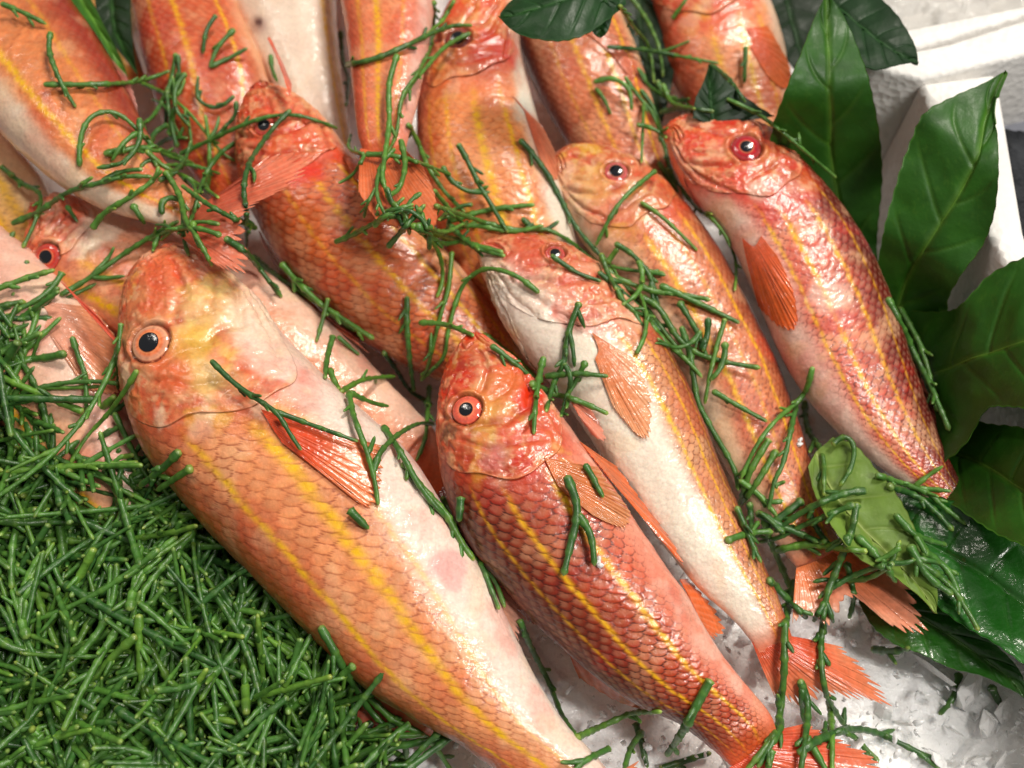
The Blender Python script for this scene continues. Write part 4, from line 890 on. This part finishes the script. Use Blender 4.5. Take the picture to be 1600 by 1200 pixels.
TR = """0,5 35,19 73,38
79,49 77,80 91,119 105,147 119,168
67,132 140,132 203,129 238,121 266,110
217,128 259,147 290,171 315,199 329,217 350,241 368,252 | 290,171 296,200 300,230
275,82 271,108 262,140 240,180 220,195 | 262,140 266,180 280,210
278,84 280,115 283,147 | 280,115 262,160 258,200
124,261 126,217 140,185 168,174 196,185 224,213 245,231 273,241 304,257
161,241 196,234 224,231 262,243 310,262
280,241 332,217 378,196 420,182 462,180 497,189 528,201
455,171 434,192 409,224 388,259 381,297 385,332 385,385 | 388,259 398,268 397,285
369,157 367,182 350,199 330,222
338,23 322,49 317,84
367,45 341,73 327,105 | 327,105 357,91 387,75
423,84 425,108 434,129
532,47 536,98 544,122 541,164
369,222 346,238 325,266 313,297 301,336 294,353
17,350 63,329 105,301 150,287 196,276 238,276 | 108,294 142,276 | 157,278 189,266 224,264
143,359 164,332 203,308 241,280 248,259
227,234 255,259 297,280 343,310 | 255,259 300,258 345,272
257,266 280,304 290,343 308,371 332,416 | 290,343 288,375 296,402
0,259 35,287 63,304 56,343 35,388
103,320 122,348
206,318 226,350
254,336 252,315 273,308 290,322
93,462 140,434 196,395 245,364 280,345 | 140,434 170,402 178,385 | 143,439 170,437 196,432
350,371 385,395 406,420 424,444 441,465
438,410 465,441 490,465 518,490 556,518 | 465,441 462,460
395,400 430,430 470,455 520,488 585,530
513,465 504,500 494,535
520,525 511,560 508,591
527,525 545,541 562,555
533,612 563,595 590,590 618,588
514,575 522,595 530,608
329,562 354,588 385,613 431,644 452,676 471,704 | 431,644 490,665 560,690
545,612 552,648 570,697 584,745 591,790 | 582,740 594,707 622,679 654,662 679,663 | 594,707 593,680 | 619,686 633,661
112,525 122,556 133,588 135,644
189,504 184,560 184,609
215,577 196,609 168,647 133,686 108,728
178,644 200,690 224,735 245,770
282,703 255,731 217,760
301,730 266,752 245,766
98,425 80,451 52,472 21,486
636,462 636,507 640,560 647,612 | 638,500 632,485
706,392 701,448 689,490 678,535 668,574 657,595 | 670,560 673,520
843,458 804,430 759,420 727,441 710,479 699,525 692,560 657,595
643,350 675,378 689,406 691,441 682,465
675,364 724,378 787,395
654,504 696,507 741,525
755,521 780,539 815,567 843,595
766,539 795,560 832,591
827,598 867,616 902,626 951,647
850,556 841,595 836,640 834,679
906,471 892,507 883,546 881,567 864,602 853,644 | 906,483 916,514 | 899,518 899,574 | 881,567 892,595 876,651
850,588 902,584 951,588
916,563 902,591 888,616
598,549 619,577 640,609 675,630 | 619,605 647,619 675,633
671,602 668,647 664,686 650,721
598,665 626,707 650,750 675,785 710,820 745,872 773,907 789,950
630,720 657,760 696,802 717,841 741,876
690,775 725,840 755,890 780,953
720,775 717,816
545,795 561,812 577,827
885,742 902,795 892,848 880,900 | 906,802 924,837 929,885
913,724 928,750 943,778
811,967 832,1016 857,1065 878,1117 902,1152
902,1152 955,1128 990,1114 1035,1112
993,1128 1004,1170 1012,1200
1004,1142 985,1170 975,1205
500,977 535,1040 560,1082 584,1117 612,1142
560,1075 591,1103 619,1128 657,1145 682,1170 705,1205
554,1039 521,1065 490,1090
549,1098 500,1098 450,1100
625,1139 634,1172 632,1205
953,1169 917,1187 895,1205 | 925,1184 900,1190 876,1190
1111,1061 1090,1099 1071,1136 1041,1181
1030,1202 1075,1187 1112,1176
1242,908 1227,975 1225,1050 1217,1125 1202,1159 1165,1205 | 1251,1125 1210,1162 1184,1200 | 1220,1110 1215,1085
1339,784 1330,832 1311,881 1292,930 1285,982 1283,1031 1292,1087 1319,1132 1349,1166 1377,1194 | 1326,836 1289,862 | 1311,866 1285,896 | 1289,937 1270,971 | 1296,937 1304,971 | 1284,990 1272,1002 | 1283,1025 1275,1044 | 1284,1020 1298,1042 | 1300,1105 1314,1095
1322,877 1334,930 1326,967
1356,767 1326,769 1285,784 1244,806 1210,832
1337,787 1300,802 1255,821 1217,840 1184,847
1255,780 1217,810 1178,840
1216,859 1262,851 1300,855 1356,862
1337,836 1375,874 1401,911
1193,802 1202,840 1221,885 1236,922
1199,904 1225,930 1262,967
1171,784 1176,844
1397,802 1431,836 1480,852 | 1431,836 1450,870
1424,870 1480,911 1510,952 1529,986 | 1424,870 1470,880
1364,1014 1394,1018 1420,1012
1499,1050 1491,1087 1467,1117
1547,1069 1558,1092 1570,1112
1246,1179 1281,1155 1326,1140 1367,1144 1416,1166 1442,1181 1469,1203 | 1379,1134 1405,1155 | 1452,1174 1468,1196
1249,1061 1262,1099 1259,1147 1251,1205 | 1238,1082 1255,1132
1296,1095 1300,1144 1300,1205 | 1277,1117 1289,1147
1262,1155 1292,1205
1206,1170 1199,1205
1270,572 1255,617 1210,659 1180,700 1157,749
1244,632 1225,719 1210,752 1201,797 | 1212,760 1229,752
1202,685 1172,737 1156,790
1214,702 1184,752 1157,790
1257,625 1262,670 1285,711 1287,775 | 1259,680 1259,704
1300,696 1319,681 1334,696 1330,730 1311,760
1133,497 1120,542 1109,587 1101,632
1064,509 1079,557 1090,625 1112,670 1146,730 1154,767
1000,464 1030,482 1056,524 1086,550 1131,565 1189,575
1000,482 1037,531 1075,565 1097,590
1112,610 1157,636 1199,659
1000,445 1022,456 1067,460 1111,469
1030,445 1094,475 1156,505
1000,422 1041,430
1386,464 1409,509 1431,557 1454,602 1484,674
1405,479 1442,550 1465,644
1367,741 1412,756 1450,771 1480,797 1510,820 | 1427,752 1474,726 | 1435,760 1487,767
1000,75 1037,83 1124,99 | 1034,86 1056,75 1079,64
1109,101 1139,124 1165,161
1135,154 1187,180 1240,221 1307,278 | 1247,226 1247,205
1165,71 1163,131
1030,176 1067,169 1116,174
1000,139 1022,172 1037,225 1052,277 1075,307
1040,262 1086,322 1116,345 1139,379 1150,412 1148,455 | 1086,322 1110,332
1000,315 1037,341 1090,392
1025,266 983,301 958,332 930,385
811,217 836,245 860,280 878,315 899,353 934,395 955,413
715,224 731,252 748,287 773,329 794,364
701,346 745,332 790,324 836,320
682,322 724,336 766,350 815,360 852,358 892,378 926,405 972,420 1039,427
692,362 740,352 800,362 850,352
815,340 829,353 850,360 874,345
636,192 654,224 668,259 696,301 727,332
621,84 608,133 608,192 601,245 598,280 612,320
544,101 587,91 633,72 675,52 710,40 738,40
736,51 696,73 664,108 640,136 622,168
678,0 675,63 654,112 629,150 619,210 605,240
710,0 692,31 668,52
570,241 612,243 657,255 705,273 | 568,245 552,273 528,287 | 570,245 545,234 549,210
626,217 633,259 622,297 605,308 633,336 640,367
659,301 640,315 633,336 632,365
976,119 997,150 1018,175 1032,210 1046,259 | 1004,160 1004,200 1002,255
948,73 997,77 1060,86
969,10 990,42 1014,73 1022,130
985,-5 1010,30 1030,75 1036,120
1028,252 1046,280 1060,301
948,412 967,385
934,424 990,472 1045,530
955,430 1007,451 1060,458
945,418 1000,470 1070,560
1050,30 1075,-5
1035,130 1050,160 1085,170
1545,42 1575,30 1610,22
860,398 900,425 940,440
700,350 740,385 790,400
650,350 690,380 735,372
1060,470 1090,520 1105,560
1150,790 1175,850 1190,880
1180,800 1240,830 1290,850
1390,760 1440,780 1490,830
1420,850 1450,900 1490,930
1440,860 1480,890 1500,940
560,1150 600,1165 640,1190"""
for line in TR.splitlines():
    q = [PL(x) for x in line.split('|')]
    far = q[0][0][1] < 350
    sprig(q[0], q[1:], r=.00106 if far else .00118 if q[0][0][1] < 700 else .00134)

for (tx, ty, rr_, m_) in ((250, 215, 85, 9), (300, 320, 60, 5), (640, 330, 60, 6), (700, 350, 60, 4), (1010, 150, 60, 5), (1010, 470, 60, 5), (1190, 810, 45, 3), (1290, 830, 60, 2), (1430, 860, 60, 2), (480, 1120, 70, 5), (1100, 560, 50, 3)):
    for _ in range(m_):
        cx, cy = tx + SR.normal() * rr_ * .5, ty + SR.normal() * rr_ * .5
        an = SR.random() * 6.28; L_ = 22 + SR.random() * 45; bn = SR.normal() * .35
        pts = [(cx + math.cos(an + bn * k) * L_ * k, cy + math.sin(an + bn * k) * L_ * k) for k in (-1, -.4, .3, 1)]
        b = pts[2]; a2 = an + (.6 if SR.random() < .5 else -.6)
        br = [[b, (b[0] + math.cos(a2) * L_ * .35, b[1] + math.sin(a2) * L_ * .35), (b[0] + math.cos(a2 - .2) * L_ * .7, b[1] + math.sin(a2 - .2) * L_ * .7)]] if SR.random() < .55 else []
        sprig(pts, br, r=.00104 if ty < 500 else .0012, lift=.0005 + SR.random() * .005)
# ---- the heap at the lower left
POLY = np.array([(-500, 330), (-60, 480), (10, 505), (45, 580), (75, 655), (140, 705), (195, 720), (232, 750), (305, 825), (365, 890), (420, 945), (470, 985), (498, 1050), (505, 1110), (560, 1200), (700, 1320), (-500, 1500)], float)
def inside(x, y):
    c = False; n = len(POLY); j = n - 1
    for i in range(n):
        if (POLY[i, 1] > y) != (POLY[j, 1] > y) and x < (POLY[j, 0] - POLY[i, 0]) * (y - POLY[i, 1]) / (POLY[j, 1] - POLY[i, 1]) + POLY[i, 0]: c = not c
        j = i
    return c
def edged(x, y):
    return float(segdist(np.array(x), np.array(y), [tuple(p) for p in POLY[:-1]]))
def pile_z(x, y):
    e = edged(x, y); return .032 + .034 * (1 - math.exp(-e / 150.0)) + .020 * max(0, min(1, (820 - y) / 250)) * max(0, min(1, (260 - x) / 150))
pr = np.random.default_rng(77)
def proto(kind):
    L = (.024 + .046 * pr.random() ** 1.2) * (1.3 if kind % 4 == 0 else 1)
    n = 12; s = np.linspace(0, 1, n); cv = (pr.random() - .5) * .8
    P = np.stack([s * L - L / 2, cv * L * (s - .5) ** 2 * 2, .0008 * np.sin(s * 4 + pr.random() * 6)], -1)
    r = .00108 + .00055 * pr.random(); tone = pr.random()
    v, f, c, info = stalk(P, r, pr, tone, sides=7); parts = [(v, f, c)] + nubs(info, r, pr, tone, .35)
    nbr = int(pr.integers(1, 5))
    for _ in range(nbr):
        k = int(pr.integers(3, n - 4)); sg = -1 if pr.random() < .5 else 1; bl = min(L * .5, .006 + .012 * pr.random())
        d = np.array([.85, .5 * sg, .2 * (pr.random() - .5)])
        Pb = P[k] + np.linspace(0, 1, 7)[:, None] * d * bl + np.array([0.3, 0, 0]) * (np.linspace(0, 1, 7)[:, None] ** 2) * bl * .4
        vb, fb, cb, ib = stalk(Pb, r * .82, pr, tone, sides=6); parts.append((vb, fb, cb)); parts += nubs(ib, r * .8, pr, tone, .25)
    return join(parts)
PROT = [proto(i) for i in range(26)]
PME = [raw_mesh('samphire_sprig', v, f, M_SAM, c) for v, f, c in PROT]
PLEN = {m.name: float(np.abs(p[0][:, 0]).max()) for m, p in zip(PME, PROT)}
def placement(top):
    while True:
        x, y = pr.random() * 760 - 140, pr.random() * 900 + 390
        if inside(x, y): break
    z = pile_z(x, y)
    z += (-.001 + .005 * pr.random()) if top else -(.003 + .017 * pr.random())
    p = up(np.array(x), np.array(y), z)
    az = pr.normal(0, .75) + (math.pi * .5 if pr.random() < .45 else math.pi * .22 if pr.random() < .5 else -.6) + (math.pi if pr.random() < .5 else 0)
    el = pr.normal(0, .16) - .1
    R = Matrix.Rotation(az, 3, 'Z') @ Matrix.Rotation(el, 3, 'Y') @ Matrix.Rotation(pr.random() * 6.28, 3, 'X')
    return (x, y), p, R
VV, FF, CC, off = [], [], [], 0
for i in range(1150):
    _, p, R = placement(False); v, f, c = PROT[int(pr.integers(0, 26))]
    VV.append(v @ np.array(R).T + p); FF.append(f + off); CC.append(c * (.8 + .4 * pr.random())); off += len(v)
tag(put('samphire_pile', raw_mesh('samphire_pile', np.concatenate(VV), np.concatenate(FF), M_SAM, np.concatenate(CC))), 'dense heap of green samphire filling the lower left', 'samphire', kind='stuff')
NS = len(SPR); n_top = 298 - NS
for i in range(n_top):
    (x, y), p, R = placement(True); me = PME[int(pr.integers(0, 26))]
    o = put('samphire_sprig', me, None, p); o.rotation_euler = R.to_euler()
    e = edged(x, y)
    reg_ = 'on the heap rim beside ' + ('the left edge fish' if y < 640 else 'the largest fish head' if y < 800 else 'the largest fish back' if y < 1050 else 'bare ice') if e < 55 and x > 0 else \
           'in the ' + ('upper' if y < 780 else 'middle' if y < 1000 else 'lower') + ' part of the heap, ' + ('at its left edge' if x < 110 else 'left of its centre' if x < 270 else 'right of its centre')
    siz = ('long' if max(me.vertices[0].co.length, me.vertices[-1].co.length, PLEN[me.name]) > .024 else 'short')
    tag(o, siz + ' green samphire sprig ' + reg_, 'samphire', 'samphire sprigs ' + reg_)

# labels of the loose sprigs, from where each one lies
from collections import defaultdict
BK = defaultdict(list)
for q in SPR:
    on = q['on']; size = 'short' if q['ln'] < 75 else 'long' if q['ln'] > 170 else 'medium'
    form = 'curved' if q['curv'] > 1.10 else 'straight'
    fork = 'forked ' if q['br'] > 1 else 'forking ' if q['br'] == 1 else ''
    if isinstance(on, Fish):
        d = ((on.D3 + on.B3) / 2); k = np.argmin(np.linalg.norm(d - q['P'][len(q['P']) // 2], axis=1))
        zone = 'head' if k < on.sg - .5 else 'shoulder' if k < on.sg + 1.5 else 'tail end' if k > on.n * .8 else 'middle'
        where = 'on %s of %s' % (zone, FNAME[on.key])
    else: where = {'ice': 'on the bare ice', 'ice2': 'in the second box', 'leaf': 'on the green leaves'}[on]
    BK['%s %s%s samphire sprig %s' % (size + ' ' + form if size != 'medium' else form, '', fork.strip(), where)].append(q)
ORD = ['leftmost', *[w + ' from left' for w in 'second third fourth fifth sixth seventh eighth ninth tenth eleventh twelfth thirteenth fourteenth fifteenth sixteenth seventeenth eighteenth nineteenth twentieth'.split()]]
for k, qs in BK.items():
    k = ' '.join(k.split()); qs.sort(key=lambda q: q['c'][0])
    for i, q in enumerate(qs):
        lab = k if len(qs) == 1 else (k + ', ' + ('rightmost' if i == len(qs) - 1 else ORD[min(i, len(ORD) - 1)]))
        tag(q['o'], lab, 'samphire', 'loose samphire sprigs strewn over the fish')

# ------------------------------------------------------------------ small things
def crumb(px, py, label, n, sz):
    d, t, ids = hit(np.array([px]), np.array([py])); p = (CP + d * (t - .0010)[:, None])[0]; r = np.random.default_rng(int(px)); V = []; F = []
    for k in range(n):
        V.append(ICO_V * (1 + (r.random((12, 1)) - .5) * .6) * sz * (.6 + .6 * r.random()) + np.array([(r.random() - .5), (r.random() - .5) * 2, 0]) * sz * 1.6); F.append(ICO_F + 12 * k)
    tag(put('ice_crumb', raw_mesh('ice_crumb', np.concatenate(V), np.concatenate(F), M_ICE, smooth=False), None, p), label, 'ice')
crumb(937, 880, 'tiny white ice crumb on the dark red fish beside a sprig tip', 4, .0009)
crumb(1250, 690, 'tiny ice crumb beside the speckled fish near its tail end', 5, .0008)
crumb(1248, 660, 'tiny ice crumb just above another near the speckled fish', 3, .0007)
